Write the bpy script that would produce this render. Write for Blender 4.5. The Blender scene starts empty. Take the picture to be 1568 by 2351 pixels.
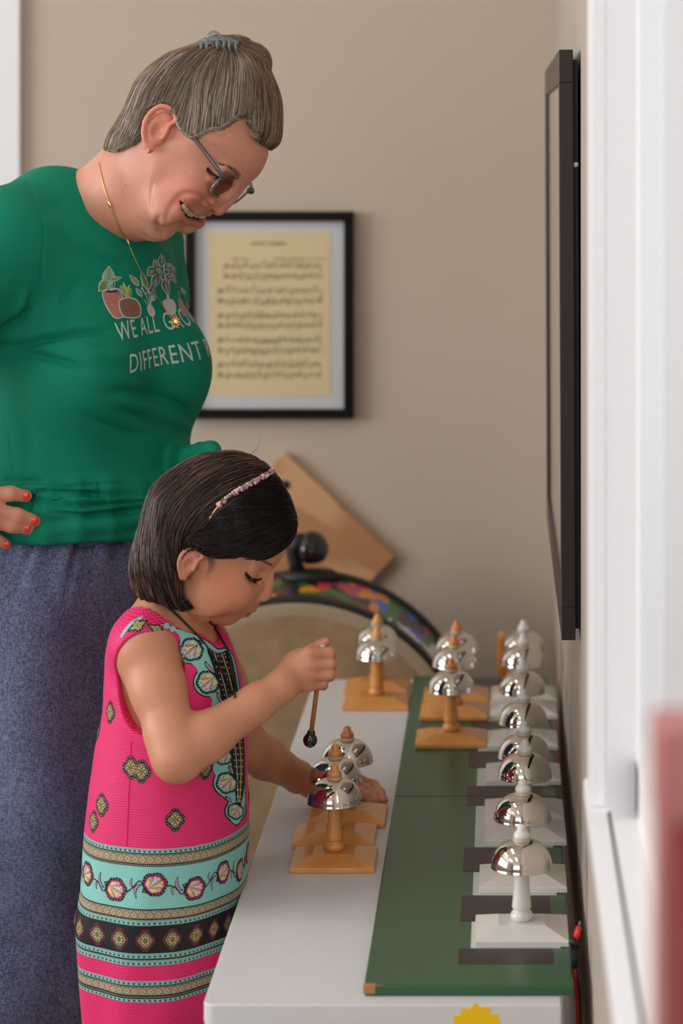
import bpy, bmesh, math, random
import numpy as np
from mathutils import Vector, Matrix
from mathutils.bvhtree import BVHTree

scene = bpy.context.scene
# ---------------------------------------------------------------- camera, light, exposure
CZ = 1.41                      # eye height
FP = 5550.0                    # focal length in pixels of a 1568 x 2351 frame
VX, VY = 1150.0, 314.0         # where the lens axis meets the frame
cam_d = bpy.data.cameras.new('camera')
cam = bpy.data.objects.new('camera', cam_d)
scene.collection.objects.link(cam)
scene.camera = cam
cam.location = (0, 0, CZ)
cam.rotation_euler = (math.pi / 2, 0, 0)
cam_d.sensor_width = 36.0
cam_d.sensor_fit = 'AUTO'
cam_d.lens = FP / 2351 * 36.0
cam_d.shift_x = (784 - VX) / 2351
cam_d.shift_y = -(1175.5 - VY) / 2351
cam_d.clip_start = 0.05
cam_d.dof.use_dof = True
cam_d.dof.focus_distance = 2.97
cam_d.dof.aperture_fstop = 4.2
scene.view_settings.view_transform = 'Standard'
scene.view_settings.look = 'None'
scene.view_settings.gamma = 1.0
scene.view_settings.use_curve_mapping = False
scene.view_settings.exposure = 0.27

world = bpy.data.worlds.new('world')
scene.world = world
world.use_nodes = True
world.node_tree.nodes['Background'].inputs['Color'].default_value = (0.80, 0.90, 1.0, 1)
world.node_tree.nodes['Background'].inputs['Strength'].default_value = 2.2


def area(name, loc, rot, sx, sy, power, col):
    l = bpy.data.lights.new(name, 'AREA')
    l.shape = 'RECTANGLE'; l.size = sx; l.size_y = sy; l.energy = power; l.color = col
    o = bpy.data.objects.new(name, l)
    scene.collection.objects.link(o)
    o.location = loc; o.rotation_euler = rot
    return o


# daylight through the windows of the left and the near wall, and through the window on the right
area('daylight_left', (-3.9, 1.9, 1.65), (0, -math.pi / 2, 0), 1.5, 3.0, 62, (1.0, 0.985, 0.975))
area('daylight_near', (-2.0, -2.4, 1.75), (math.radians(88), 0, 0), 2.2, 1.4, 22, (1.0, 0.985, 0.975))
area('daylight_right', (0.42, 1.5, 1.75), (0, math.pi / 2, 0), 1.6, 1.35, 10, (0.9, 0.95, 1.0))

# ---------------------------------------------------------------- helpers
R = math.radians


def P(px, py, y):
    """point at depth y that lies on the sight line of a photo coordinate"""
    return Vector(((px - VX) / FP * y, y, CZ - (py - VY) / FP * y))


def link(o, parent=None):
    scene.collection.objects.link(o)
    if parent is not None:
        o.parent = parent
    return o


def tag(o, label=None, cat=None, group=None, kind=None):
    if label: o['label'] = label
    if cat: o['category'] = cat
    if group: o['group'] = group
    if kind: o['kind'] = kind
    return o


def empty(name, loc=(0, 0, 0), label=None, cat=None, group=None, rz=0):
    o = bpy.data.objects.new(name, None)
    link(o)
    o.location = loc; o.rotation_euler = (0, 0, rz)
    o.empty_display_size = 0.02
    return tag(o, label, cat, group)


def mesh_obj(name, verts, faces, mats, parent=None, smooth=True, midx=None):
    me = bpy.data.meshes.new(name)
    verts = np.asarray(verts, dtype=np.float32).reshape(-1, 3)
    me.from_pydata(verts.tolist() if len(verts) < 60000 else verts, [], faces if isinstance(faces, list) else faces.tolist())
    if not isinstance(mats, (list, tuple)): mats = [mats]
    for m in mats: me.materials.append(m)
    if midx is not None:
        me.polygons.foreach_set('material_index', np.asarray(midx, dtype=np.int32))
    if smooth:
        me.polygons.foreach_set('use_smooth', np.ones(len(me.polygons), dtype=bool))
    me.update()
    o = bpy.data.objects.new(name, me)
    return link(o, parent)


class MB:
    """collects shapes of one part; build() links them as one mesh"""
    def __init__(self):
        self.v = []; self.f = []; self.m = []; self.s = []

    def add(self, verts, faces, mi=0, smooth=False):
        n = len(self.v)
        self.v += [tuple(p) for p in verts]
        self.f += [tuple(i + n for i in f) for f in faces]
        self.m += [mi] * len(faces); self.s += [smooth] * len(faces)
        return self

    def box(self, x0, x1, y0, y1, z0, z1, mi=0, M=None):
        vs = [(x0, y0, z0), (x1, y0, z0), (x1, y1, z0), (x0, y1, z0), (x0, y0, z1), (x1, y0, z1), (x1, y1, z1), (x0, y1, z1)]
        if M is not None: vs = [M @ Vector(p) for p in vs]
        return self.add(vs, [(0, 3, 2, 1), (4, 5, 6, 7), (0, 1, 5, 4), (1, 2, 6, 5), (2, 3, 7, 6), (3, 0, 4, 7)], mi)

    def lathe(self, prof, seg=40, mi=0, M=None, closed=False):
        vs = []; fs = []
        n = len(prof)
        for i in range(seg):
            a = 2 * math.pi * i / seg
            for (r, z) in prof:
                p = Vector((r * math.cos(a), r * math.sin(a), z))
                vs.append(M @ p if M is not None else p)
        for i in range(seg):
            j = (i + 1) % seg
            for k in range(n - 1):
                fs.append((i * n + k, j * n + k, j * n + k + 1, i * n + k + 1))
        if prof[0][0] > 1e-6 and not closed: fs.append(tuple(i * n for i in range(seg))[::-1])
        if prof[-1][0] > 1e-6 and not closed: fs.append(tuple(i * n + n - 1 for i in range(seg)))
        return self.add(vs, fs, mi, True)

    def tube(self, pts, rad, seg=8, mi=0, cap=True):
        pts = [Vector(p) for p in pts]
        if not isinstance(rad, (list, tuple, np.ndarray)): rad = [rad] * len(pts)
        vs = []; fs = []
        up = None
        for i, p in enumerate(pts):
            t = (pts[min(i + 1, len(pts) - 1)] - pts[max(i - 1, 0)]).normalized()
            if up is None:
                up = t.orthogonal().normalized()
            else:
                up = (up - t * up.dot(t))
                up = up.normalized() if up.length > 1e-9 else t.orthogonal().normalized()
            w = t.cross(up)
            for k in range(seg):
                a = 2 * math.pi * k / seg
                vs.append(p + (up * math.cos(a) + w * math.sin(a)) * rad[i])
        for i in range(len(pts) - 1):
            for k in range(seg):
                k2 = (k + 1) % seg
                fs.append((i * seg + k, i * seg + k2, (i + 1) * seg + k2, (i + 1) * seg + k))
        if cap:
            fs.append(tuple(range(seg))[::-1]); fs.append(tuple((len(pts) - 1) * seg + k for k in range(seg)))
        return self.add(vs, fs, mi, True)

    def ball(self, c, r, seg=12, ring=8, mi=0, M=None):
        if not isinstance(r, (tuple, list)): r = (r, r, r)
        vs = []; fs = []
        for i in range(ring + 1):
            th = math.pi * i / ring
            for k in range(seg):
                ph = 2 * math.pi * k / seg
                p = Vector((r[0] * math.sin(th) * math.cos(ph), r[1] * math.sin(th) * math.sin(ph), r[2] * math.cos(th)))
                if M is not None: p = M @ p
                vs.append(Vector(c) + p)
        for i in range(ring):
            for k in range(seg):
                k2 = (k + 1) % seg
                fs.append((i * seg + k, (i + 1) * seg + k, (i + 1) * seg + k2, i * seg + k2))
        return self.add(vs, fs, mi, True)

    def build(self, name, mats, parent=None, bevel=0, bseg=2):
        me = bpy.data.meshes.new(name)
        me.from_pydata([tuple(p) for p in self.v], [], self.f)
        if not isinstance(mats, (list, tuple)): mats = [mats]
        for m in mats: me.materials.append(m)
        me.polygons.foreach_set('material_index', self.m)
        me.polygons.foreach_set('use_smooth', self.s)
        me.update()
        o = bpy.data.objects.new(name, me)
        link(o, parent)
        if bevel:
            b = o.modifiers.new('bevel', 'BEVEL'); b.width = bevel; b.segments = bseg; b.limit_method = 'ANGLE'; b.angle_limit = R(40)
        return o


# ---------------------------------------------------------------- materials
def srgb(r, g, b):
    f = lambda c: ((c / 255 + 0.055) / 1.055) ** 2.4 if c > 10 else c / 255 / 12.92
    return (f(r), f(g), f(b), 1)


def mat(name, col, rough=0.5, metal=0, spec=0.5, bump=0, bscale=100, var=0, vscale=8, coat=0, sss=0, emit=0, alpha=1, sheen=0, trans=0, vcol=None):
    m = bpy.data.materials.new(name); m.use_nodes = True
    nt = m.node_tree; b = nt.nodes['Principled BSDF']
    b.inputs['Base Color'].default_value = col
    b.inputs['Roughness'].default_value = rough
    b.inputs['Metallic'].default_value = metal
    b.inputs['Specular IOR Level'].default_value = spec
    b.inputs['Coat Weight'].default_value = coat
    b.inputs['Coat Roughness'].default_value = 0.12
    b.inputs['Alpha'].default_value = alpha
    b.inputs['Transmission Weight'].default_value = trans
    if sheen: b.inputs['Sheen Weight'].default_value = sheen
    if emit:
        b.inputs['Emission Color'].default_value = col; b.inputs['Emission Strength'].default_value = emit
    if sss:
        b.inputs['Subsurface Weight'].default_value = sss
        b.inputs['Subsurface Radius'].default_value = (1.0, 0.35, 0.2)
        b.inputs['Subsurface Scale'].default_value = 0.006
    L = nt.links
    src = None
    if vcol:
        a = nt.nodes.new('ShaderNodeAttribute'); a.attribute_name = vcol
        src = a.outputs['Color']
    if var or bump:
        tc = nt.nodes.new('ShaderNodeTexCoord')
    if var:
        n = nt.nodes.new('ShaderNodeTexNoise'); n.inputs['Scale'].default_value = vscale; n.inputs['Detail'].default_value = 5
        L.new(tc.outputs['Object'], n.inputs['Vector'])
        mr = nt.nodes.new('ShaderNodeMapRange')
        mr.inputs['From Min'].default_value = 0.3; mr.inputs['From Max'].default_value = 0.7
        mr.inputs['To Min'].default_value = 1 - var; mr.inputs['To Max'].default_value = 1 + var
        L.new(n.outputs['Fac'], mr.inputs['Value'])
        mx = nt.nodes.new('ShaderNodeVectorMath'); mx.operation = 'SCALE'
        if src is None: mx.inputs[0].default_value = col[:3]
        else: L.new(src, mx.inputs[0])
        L.new(mr.outputs['Result'], mx.inputs['Scale'])
        src = mx.outputs[0]
    if src is not None: L.new(src, b.inputs['Base Color'])
    if bump:
        n = nt.nodes.new('ShaderNodeTexNoise'); n.inputs['Scale'].default_value = bscale; n.inputs['Detail'].default_value = 4
        L.new(tc.outputs['Object'], n.inputs['Vector'])
        bp = nt.nodes.new('ShaderNodeBump'); bp.inputs['Strength'].default_value = bump; bp.inputs['Distance'].default_value = 0.002
        L.new(n.outputs['Fac'], bp.inputs['Height']); L.new(bp.outputs['Normal'], b.inputs['Normal'])
    return m


def wood_mat(name, c1, c2, scale=(3, 60, 60), rough=0.35, coat=0.3, wave=False, distort=4):
    m = bpy.data.materials.new(name); m.use_nodes = True
    nt = m.node_tree; b = nt.nodes['Principled BSDF']; L = nt.links
    tc = nt.nodes.new('ShaderNodeTexCoord'); mp = nt.nodes.new('ShaderNodeMapping')
    mp.inputs['Scale'].default_value = scale
    L.new(tc.outputs['Object'], mp.inputs['Vector'])
    if wave:
        n = nt.nodes.new('ShaderNodeTexWave'); n.inputs['Scale'].default_value = 1; n.inputs['Distortion'].default_value = distort
        n.inputs['Detail'].default_value = 2; n.inputs['Detail Scale'].default_value = 0.6
        n.bands_direction = 'X'
    else:
        n = nt.nodes.new('ShaderNodeTexNoise'); n.inputs['Scale'].default_value = 1; n.inputs['Detail'].default_value = 6
    L.new(mp.outputs['Vector'], n.inputs['Vector'])
    r = nt.nodes.new('ShaderNodeValToRGB')
    r.color_ramp.elements[0].color = c1; r.color_ramp.elements[1].color = c2
    r.color_ramp.elements[0].position = 0.3; r.color_ramp.elements[1].position = 0.7
    L.new(n.outputs['Fac'], r.inputs['Fac']); L.new(r.outputs['Color'], b.inputs['Base Color'])
    b.inputs['Roughness'].default_value = rough; b.inputs['Coat Weight'].default_value = coat
    b.inputs['Coat Roughness'].default_value = 0.1
    return m


M = {}
M['wall'] = mat('wall_paint', srgb(201, 186, 168), 0.75, bump=0.15, bscale=300, var=0.012, vscale=3)
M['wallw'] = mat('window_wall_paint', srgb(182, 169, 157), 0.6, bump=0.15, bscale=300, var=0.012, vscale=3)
M['ceil'] = mat('ceiling_paint', srgb(225, 220, 212), 0.9)
M['floor'] = mat('floor_carpet', srgb(120, 98, 76), 0.95, bump=0.6, bscale=400, var=0.15, vscale=60)
M['trim'] = mat('trim_paint', srgb(244, 244, 246), 0.35)
M['white'] = mat('white_paint', srgb(221, 222, 224), 0.4, bump=0.12, bscale=160, var=0.012, vscale=10)
M['green'] = mat('green_paint', srgb(50, 92, 62), 0.33, bump=0.06, bscale=60, var=0.05, vscale=9)
M['bare'] = mat('bare_wood', srgb(176, 120, 78), 0.7)
M['stripe_black'] = mat('black_stripe', srgb(50, 42, 42), 0.4, var=0.12, vscale=30)
M['stripe_white'] = mat('white_stripe', srgb(205, 214, 208), 0.4)
M['black'] = mat('black_gloss', srgb(14, 13, 14), 0.18, coat=0.5)
M['blackm'] = mat('black_satin', srgb(18, 18, 19), 0.5)
M['frame_b'] = mat('frame_black', srgb(9, 9, 10), 0.5, spec=.2)
M['frame_br'] = mat('frame_dark_brown', srgb(40, 26, 26), 0.35, var=0.1, vscale=20)
M['chrome'] = mat('bell_metal', (0.69, 0.65, 0.60, 1), 0.05, metal=1)
M['maple'] = wood_mat('maple_varnished', srgb(216, 144, 72), srgb(228, 160, 88), (60, 8, 60), 0.33, 0.35)
M['maple_k'] = wood_mat('maple_orange_knob', srgb(208, 120, 50), srgb(224, 142, 70), (30, 30, 60), 0.22, 0.7)
M['maple_y'] = wood_mat('maple_yellow_knob', srgb(226, 158, 84), srgb(236, 172, 98), (30, 30, 60), 0.25, 0.6)
M['wpaint'] = mat('white_lacquer', srgb(226, 222, 216), 0.25, coat=0.4)
M['felt'] = mat('collar_ring', srgb(196, 184, 170), 0.5)
M['mat'] = mat('mat_board', srgb(206, 208, 210), 0.8)
M['paper'] = mat('cream_paper', srgb(222, 204, 160), 0.8, var=0.02, vscale=6)
M['ink'] = mat('ink', srgb(78, 68, 52), 0.8)
M['glass'] = mat('glass', (1, 1, 1, 1), 0.02, trans=1.0)
M['red'] = mat('red_cloth', srgb(128, 3, 8), 0.8, bump=0.3)
M['redcable'] = mat('red_cable', srgb(190, 20, 20), 0.35)
M['redtip'] = mat('red_plastic', srgb(225, 50, 40), 0.35)
M['yellow'] = mat('yellow_sticker', srgb(255, 206, 0), 0.5)
M['lamp'] = mat('lamp_tube', (1.0, 0.97, 0.92, 1), 0.5, emit=7)
M['metalw'] = mat('white_metal', srgb(220, 220, 220), 0.4)

# ---------------------------------------------------------------- the setting
WX = 0.0975      # window wall face
WY = 4.58        # back wall face
XL, YN, ZC = -4.2, -2.8, 2.75


def struct(name, mb, m, bevel=0):
    o = mb.build(name, m, None, bevel); o['kind'] = 'structure'; return o


b = MB(); b.box(XL - .1, 0.35, YN - .1, WY + .12, -0.06, 0); struct('floor', b, M['floor'])
b = MB(); b.box(XL - .1, 0.35, YN - .1, WY + .12, ZC, ZC + 0.06); struct('ceiling', b, M['ceil'])
DX1, DX0 = -0.99, -1.85        # doorway in the back wall
b = MB(); b.box(DX1, WX + .2, WY, WY + .1, 0, ZC); b.box(XL, DX0, WY, WY + .1, 0, ZC); b.box(DX0, DX1, WY, WY + .1, 2.05, ZC)
struct('wall_back', b, M['wall'])
W0, W1, WZ0, WZ1 = 0.92, 2.24, 0.79, 2.45     # window opening on the right wall
b = MB()
b.box(WX, WX + .2, YN, W0, 0, ZC); b.box(WX, WX + .2, W1, WY, 0, ZC); b.box(WX, WX + .2, W0, W1, 0, WZ0); b.box(WX, WX + .2, W0, W1, WZ1, ZC)
struct('wall_right', b, M['wallw'])
# left wall with its row of windows and the near wall
b = MB(); b.box(XL - .1, XL, YN, 0.2, 0, ZC); b.box(XL - .1, XL, 3.6, WY, 0, ZC); b.box(XL - .1, XL, 0.2, 3.6, 0, 0.8); b.box(XL - .1, XL, 0.2, 3.6, 2.5, ZC)
struct('wall_left', b, M['wall'])
b = MB(); b.box(XL, -3.2, YN - .1, YN, 0, ZC); b.box(-0.8, WX, YN - .1, YN, 0, ZC); b.box(-3.2, -0.8, YN - .1, YN, 0, 0.95); b.box(-3.2, -0.8, YN - .1, YN, 2.45, ZC)
struct('wall_near', b, M['wall'])
b = MB()
for y in (0.2, 1.3, 2.43, 3.54): b.box(XL - .06, XL + .02, y, y + .06, 0.8, 2.5)
for z in (0.8, 2.44): b.box(XL - .06, XL + .02, 0.2, 3.6, z, z + .06)
struct('window_2', b, M['trim'])
b = MB()
for x in (-3.2, -2.03, -0.86): b.box(x, x + .06, YN - .06, YN + .02, 0.95, 2.45)
for z in (0.95, 2.39): b.box(-3.2, -0.8, YN - .06, YN + .02, z, z + .06)
struct('window_3', b, M['trim'])
# doorway casing and door at the left edge of the photo
b = MB(); b.box(DX1 - .012, DX1 + .083, WY - .022, WY, 0, 2.12); b.box(DX0 - .083, DX0 + .012, WY - .022, WY, 0, 2.12); b.box(DX0 - .083, DX1 + .083, WY - .022, WY, 2.04, 2.13)
struct('trim_1', b, M['trim'], 0.003)
b = MB(); b.box(DX0, DX1, WY + .03, WY + .07, 0.005, 2.04)
for z0, z1 in ((.15, .95), (1.1, 1.95)):
    for x0 in (DX0 + .1, DX0 + .48): b.box(x0, x0 + .28, WY + .024, WY + .03, z0, z1)
struct('door_1', b, M['trim'], 0.002)
b = MB(); b.box(DX1 + .083, WX, WY - .014, WY, 0, .1); struct('baseboard_back', b, M['trim'], .003)
b = MB(); b.box(WX - .012, WX, YN, WY - .014, 0, .1); struct('baseboard_right', b, M['trim'], .003)

# window on the right: casing, jamb liner, sash, sill, glass
root = empty('window_1', (WX, 1.5, WZ0)); root['kind'] = 'structure'
rl = lambda mb: mb


def relbuild(mb, name, m, parent, bevel=0):
    L0 = Vector(parent.location)
    mb.v = [tuple(Vector(p) - L0) for p in mb.v]
    return mb.build(name, m, parent, bevel)


b = MB()
b.box(0.083, WX, W1 - .005, W1 + .085, WZ0 + .0, WZ1 + .09); b.box(0.083, WX, W0 - .085, W0 + .005, WZ0, WZ1 + .09)
b.box(0.083, WX, W0, W1, WZ1 - .005, WZ1 + .09)
relbuild(b, 'window_frame', M['trim'], root, .002)
b = MB(); b.box(0.0800, 0.15, W0 - .1, W1 + .1, WZ0 - .02, WZ0)
relbuild(b, 'window_sill', M['trim'], root, .003)
b = MB()
b.box(WX, 0.124, W1 - .02, W1, WZ0, WZ1); b.box(WX, 0.124, W0, W0 + .02, WZ0, WZ1); b.box(WX, .124, W0, W1, WZ1 - .02, WZ1); b.box(WX + .003, .124, W0, W1, WZ0, WZ0 + .004)
relbuild(b, 'jamb', M['trim'], root)
b = MB()
b.box(.124, .15, W1 - .06, W1, WZ0, WZ1); b.box(.124, .15, W0, W0 + .06, WZ0, WZ1); b.box(.124, .15, W0, W1, WZ1 - .05, WZ1); b.box(.124, .15, W0, W1, WZ0, WZ0 + .05)
b.box(.120, .15, W0, W1, 1.58, 1.63)
relbuild(b, 'sash', M['trim'], root, .002)
b = MB(); b.box(.146, .149, W0 + .05, W1 - .05, WZ0 + .04, WZ1 - .04)
relbuild(b, 'pane', M['glass'], root)

# outside: the pale side of the neighbouring house and the ground
M['siding'] = mat('pale_siding', srgb(200, 192, 184), 0.8)
b = MB(); b.box(2.6, 2.8, -4, 9, -0.3, 5); struct('neighbour_wall', b, M['siding'])
b = MB(); b.box(0.36, 2.6, -4, 9, -0.36, -0.3); struct('outside_ground', b, M['siding'])

# ceiling lamps
for i, (x, y) in enumerate(((-0.95, 0.7), (-2.3, 0.7), (-0.95, 2.9), (-2.3, 2.9))):
    r_ = empty('ceiling_light', (x, y, ZC), ['ceiling fixture above the near end of the table, out of frame', 'ceiling fixture at the near left of the room, out of frame', 'ceiling fixture above the two people, out of frame', 'ceiling fixture at the far left of the room, out of frame'][i], 'ceiling light', 'fluorescent ceiling lights')
    b = MB(); b.box(-.16, .16, -.62, .62, -.035, 0); b.build('housing', M['metalw'], r_, .004)
    for sx in (-.08, .08):
        b = MB(); b.tube([(sx, -.58, -.055), (sx, .58, -.055)], .017, 12); b.build('tube', M['lamp'], r_)

# ---------------------------------------------------------------- table
TT = 0.498         # table top height
BT = 0.510         # board top height
TX0, TX1, TY0, TY1 = -0.3135, 0.0635, 2.54, 4.065
tb = empty('bell_table', (-.125, 3.3, 0), 'long low white painted table against the window wall, carrying the bells', 'table')
b = MB()
r_ = .012
pts = [(TX0 + r_, TY0), (TX1, TY0), (TX1, TY1), (TX0, TY1), (TX0, TY0 + r_)]
arc = [(TX0 + r_ - r_ * math.cos(a), TY0 + r_ - r_ * math.sin(a)) for a in np.linspace(0, math.pi / 2, 6)]
pl = arc + [(TX1, TY0), (TX1, TY1), (TX0, TY1)]
n = len(pl)
b.add([(x + .125, y - 3.3, TT) for x, y in pl] + [(x + .125, y - 3.3, TT - .022) for x, y in pl],
      [tuple(range(n)), tuple(range(n, 2 * n))[::-1]] + [(i, n + i, n + (i + 1) % n, (i + 1) % n) for i in range(n)])
b.build('tabletop', M['white'], tb, .0015)
M['apron'] = mat('white_paint_warm_light', srgb(214, 204, 196), 0.45, bump=0.1, bscale=120)  # same white paint, with the warmer light on the front face put into the colour
b = MB()
b.box(TX0 + .001, TX1, TY0 + .0004, TY0 + .020, TT - .135, TT - .0222); b.box(TX0 + .008, TX1 - .006, TY1 - .03, TY1 - .01, TT - .135, TT - .022)
b.box(TX0 + .008, TX0 + .028, TY0 + .020, TY1 - .03, TT - .135, TT - .022); b.box(TX1 - .026, TX1 - .006, TY0 + .020, TY1 - .03, TT - .135, TT - .022)
relbuild(b, 'apron', M['apron'], tb, .001)
for x in (TX0 + .012, TX1 - .05):
    for y in (TY0 + .012, TY1 - .05):
        b = MB(); b.box(x, x + .038, y, y + .038, 0, TT - .022); relbuild(b, 'leg', M['white'], tb, .002)
# worn spots and small chips in the paint of the near edge
b = MB(); b.box(TX0 + .012, TX0 + .020, TY0 - .0004, TY0 + .003, TT - .0235, TT - .0215); relbuild(b, 'paint_chip', M['bare'], tb)

# starburst sticker on the apron
st = MB(); ctr = P(1095, 2352, TY0); ptsS = []
rr_ = random.Random(4)
for i in range(28):
    a = 2 * math.pi * i / 28 + .06; rr = (.031 if i % 2 else .0255) + rr_.uniform(-.002, .002)
    ptsS.append((ctr.x + rr * 1.05 * math.cos(a), ctr.z - .009 + rr * math.sin(a)))
yS = TY0 - .0001
n = len(ptsS)
st.add([(x, yS, z) for x, z in ptsS] + [(x, yS - .0006, z) for x, z in ptsS], [tuple(range(n, 2 * n))] + [(i, (i + 1) % n, n + (i + 1) % n, n + i) for i in range(n)])
tag(st.build('starburst_sticker', M['yellow']), 'yellow starburst paper sticker on the near end of the white table', 'sticker')

# ---------------------------------------------------------------- green board in two leaves, striped like a keyboard
BX0, BX1 = -0.1455, 0.0776
jy = 3.299


def board(y0, y1, label, chip):
    r_ = empty('green_board', (-.034, (y0 + y1) / 2, TT), label, 'board', None)
    b = MB(); b.box(BX0, BX1, y0, y1, TT + .0003, BT)
    o = relbuild(b, 'board_panel', M['green'], r_, .0025)
    return r_


def stripe(parent, x0, x1, y0, y1, mm):
    b = MB(); b.box(x0, x1, y0, y1, BT - .0005, BT + .00035)
    return relbuild(b, 'painted_stripe', mm, parent)


bn = board(2.5645, jy - .0008, 'dark green striped board leaf nearest the camera, with a chipped corner', True)
bf = board(jy + .0008, 4.035, 'dark green striped board leaf at the far end of the white table', False)
b = MB(); b.box(BX0 - .0003, BX0 + .012, 2.5640, 2.5700, TT + .003, BT + .0002)
b.tube([(BX0 + .001, 2.565, BT - .001), (BX0 + .022, 2.566, BT - .0005)], [.0018, .0006], 6)
relbuild(b, 'paint_chip', M['bare'], bn)
SK = 0.0937   # stripe pitch
ys = [2.630, 2.680, 2.775, 2.868, 2.960, 3.062, 3.250, 3.350, 3.446, 3.540, 3.630, 3.722, 3.820, 3.930, 4.02]
blk = [(2.630, 2.679), (2.773, 2.866), (2.960, 3.060), (3.252, 3.349), (3.446, 3.539), (3.640, 3.722), (3.925, 4.012)]
wht = [(2.681, 2.771), (2.868, 2.958), (3.062, 3.250), (3.351, 3.444), (3.541, 3.638), (3.724, 3.923)]
for (a, c) in blk:
    x0, x1 = -.0465, .0578
    if c < jy: stripe(bn, x0, x1, a, c, M['stripe_black'])
    elif a > jy: stripe(bf, x0, x1, a, c, M['stripe_black'])
    else:
        stripe(bn, x0, x1, a, jy - .001, M['stripe_black']); stripe(bf, x0, x1, jy + .001, c, M['stripe_black'])
for (a, c) in wht:
    stripe(bn if c < jy else bf, -.0335, .066, a, c, M['stripe_white'])

# ---------------------------------------------------------------- the bells
def make_bell(kind):
    wood = kind != 'white'
    r_ = empty('mushroom_bell')
    bm_ = M['maple'] if wood else M['wpaint']
    s = .0525; e = .0065; t = .016; q = .026
    b = MB()
    d = .0462; g = .020
    vs = [(-s, -d, 0), (s, -d, 0), (s, d, 0), (-s, d, 0), (-s, -d, e), (s, -d, e), (s, d, e), (-s, d, e), (-q, -g, t), (q, -g, t), (q, g, t), (-q, g, t)]
    fs = [(0, 3, 2, 1), (0, 1, 5, 4), (1, 2, 6, 5), (2, 3, 7, 6), (3, 0, 4, 7), (4, 5, 9, 8), (5, 6, 10, 9), (6, 7, 11, 10), (7, 4, 8, 11), (8, 9, 10, 11)]
    b.add(vs, fs); b.build('base', bm_, r_, .0010)
    b = MB()
    b.lathe([(.0085, .0155), (.0115, .0165), (.0128, .0195), (.0128, .0225), (.0112, .0255), (.0092, .0268), (.0098, .0285), (.0110, .0305), (.0108, .034), (.0100, .042), (.0090, .055), (.0084, .07), (.0083, .094)], 36)
    b.build('column', bm_, r_)
    b = MB()
    pr = []
    Rm, Hm = .0345, .0285
    for i in range(17):
        a = i / 16
        r = .0085 + (Rm - .0085) * math.sin(a * math.pi / 2)
        z = .0767 + Hm * math.cos(a * math.pi / 2)
        pr.append((r, z))
    pr.append((Rm + .0005, .0760)); pr.append((Rm + .0002, .0754)); pr.append((Rm - .0012, .0757))
    for i in range(15, -1, -1):
        a = i / 16
        pr.append((max(.0076, .0085 + (Rm - .0025 - .0085) * math.sin(a * math.pi / 2)), .0767 + (Hm - .0018) * math.cos(a * math.pi / 2) - .0003))
    b.lathe(pr, 64, closed=True)
    b.build('bell_dome', M['chrome'], r_)
    b = MB(); b.lathe([(.0080, .1040), (.0094, .1046), (.0097, .1062), (.0095, .1078), (.0080, .1084)], 32)
    b.build('collar', M['felt'], r_)
    b = MB(); b.lathe([(.0072, .1078), (.0088, .1086), (.0093, .1108), (.0089, .1132), (.0074, .1152), (.0058, .1166), (.0054, .1178), (.0054, .1194), (.0048, .1213), (.0036, .1227), (.0017, .1236), (0.0, .1238)], 32)
    b.build('knob', {'white': M['wpaint'], 'orange': M['maple_k'], 'yellow': M['maple_y']}[kind], r_)
    return r_


protos = {}


def bell(kind, px, Yc, z, bx, label, rz=0, group=None):
    """px: column of the knob in the photo, bx: x of the base centre relative to the column"""
    x = (px - VX) / FP * Yc
    if kind not in protos:
        protos[kind] = r_ = make_bell(kind)
    else:
        src = protos[kind]
        r_ = src.copy(); link(r_)
        for ch in src.children:
            c = ch.copy(); link(c, r_)
    r_.location = (x, Yc, z); r_.rotation_euler = (0, 0, rz)
    tag(r_, label, 'bell', group)
    for c in r_.children:
        if c.name.startswith('base'): c.location.x = bx
    return r_


zw, zt = BT + .0004, TT + .0002
# white lacquered bells along the wall, nearest first
wl = [(1197.5, 2.729, -.000), (1200, 2.921, .0), (1205.5, 3.112, .0), (1203, 3.212, .0), (1201, 3.399, .0), (1199, 3.589, .0), (1201, 3.778, .0), (1201.6, 3.881, .0)]
wlab = ['white-stemmed steel bell nearest the camera, at the near end of the green board',
        'second white-knobbed steel bell from the near end of the green board',
        'third white-knobbed steel bell from the near end, its base touching the fourth',
        'fourth white-knobbed steel bell from the near end, close behind the third',
        'fifth white-knobbed steel bell from the near end, just beyond the board joint',
        'sixth white-knobbed steel bell from the near end, beside the nearest wooden bell on the board',
        'second farthest white-knobbed steel bell in the row along the wall',
        'farthest white-knobbed steel bell, by the wall at the far end of the board']
for (px, yc, bx), lb in zip(wl, wlab):
    bell('white', px, yc, zw, bx, lb, group='white-based bells in a row along the wall')
ol = [('orange', 1036, 3.598, 'wooden-based bell nearest the camera of the three on the green board'),
      ('orange', 1043, 3.768, 'middle one of the three wooden-based bells on the green board'),
      ('orange', 1048, 3.876, 'farthest of the three wooden-based bells on the green board')]
for k, px, yc, lb in ol: bell(k, px, yc, zw, 0, lb, group='wooden-based bells on the green board')
tl = [('yellow', 768, 3.038, 'wooden-based bell nearest the camera of the cluster of three on the white tabletop'),
      ('yellow', 769.5, 3.139, 'middle wooden-based bell of the cluster of three on the white tabletop'),
      ('orange', 797, 3.234, 'wooden-based bell with the darker orange knob, by the child\'s resting hand'),
      ('yellow', 865, 3.884, 'nearer of the two wooden-based bells at the far end of the white tabletop'),
      ('yellow', 866, 3.991, 'farthest wooden-based bell on the white tabletop, behind its twin')]
for k, px, yc, lb in tl: bell(k, px, yc, zt, 0, lb, group='wooden-based bells on the white tabletop')


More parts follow.
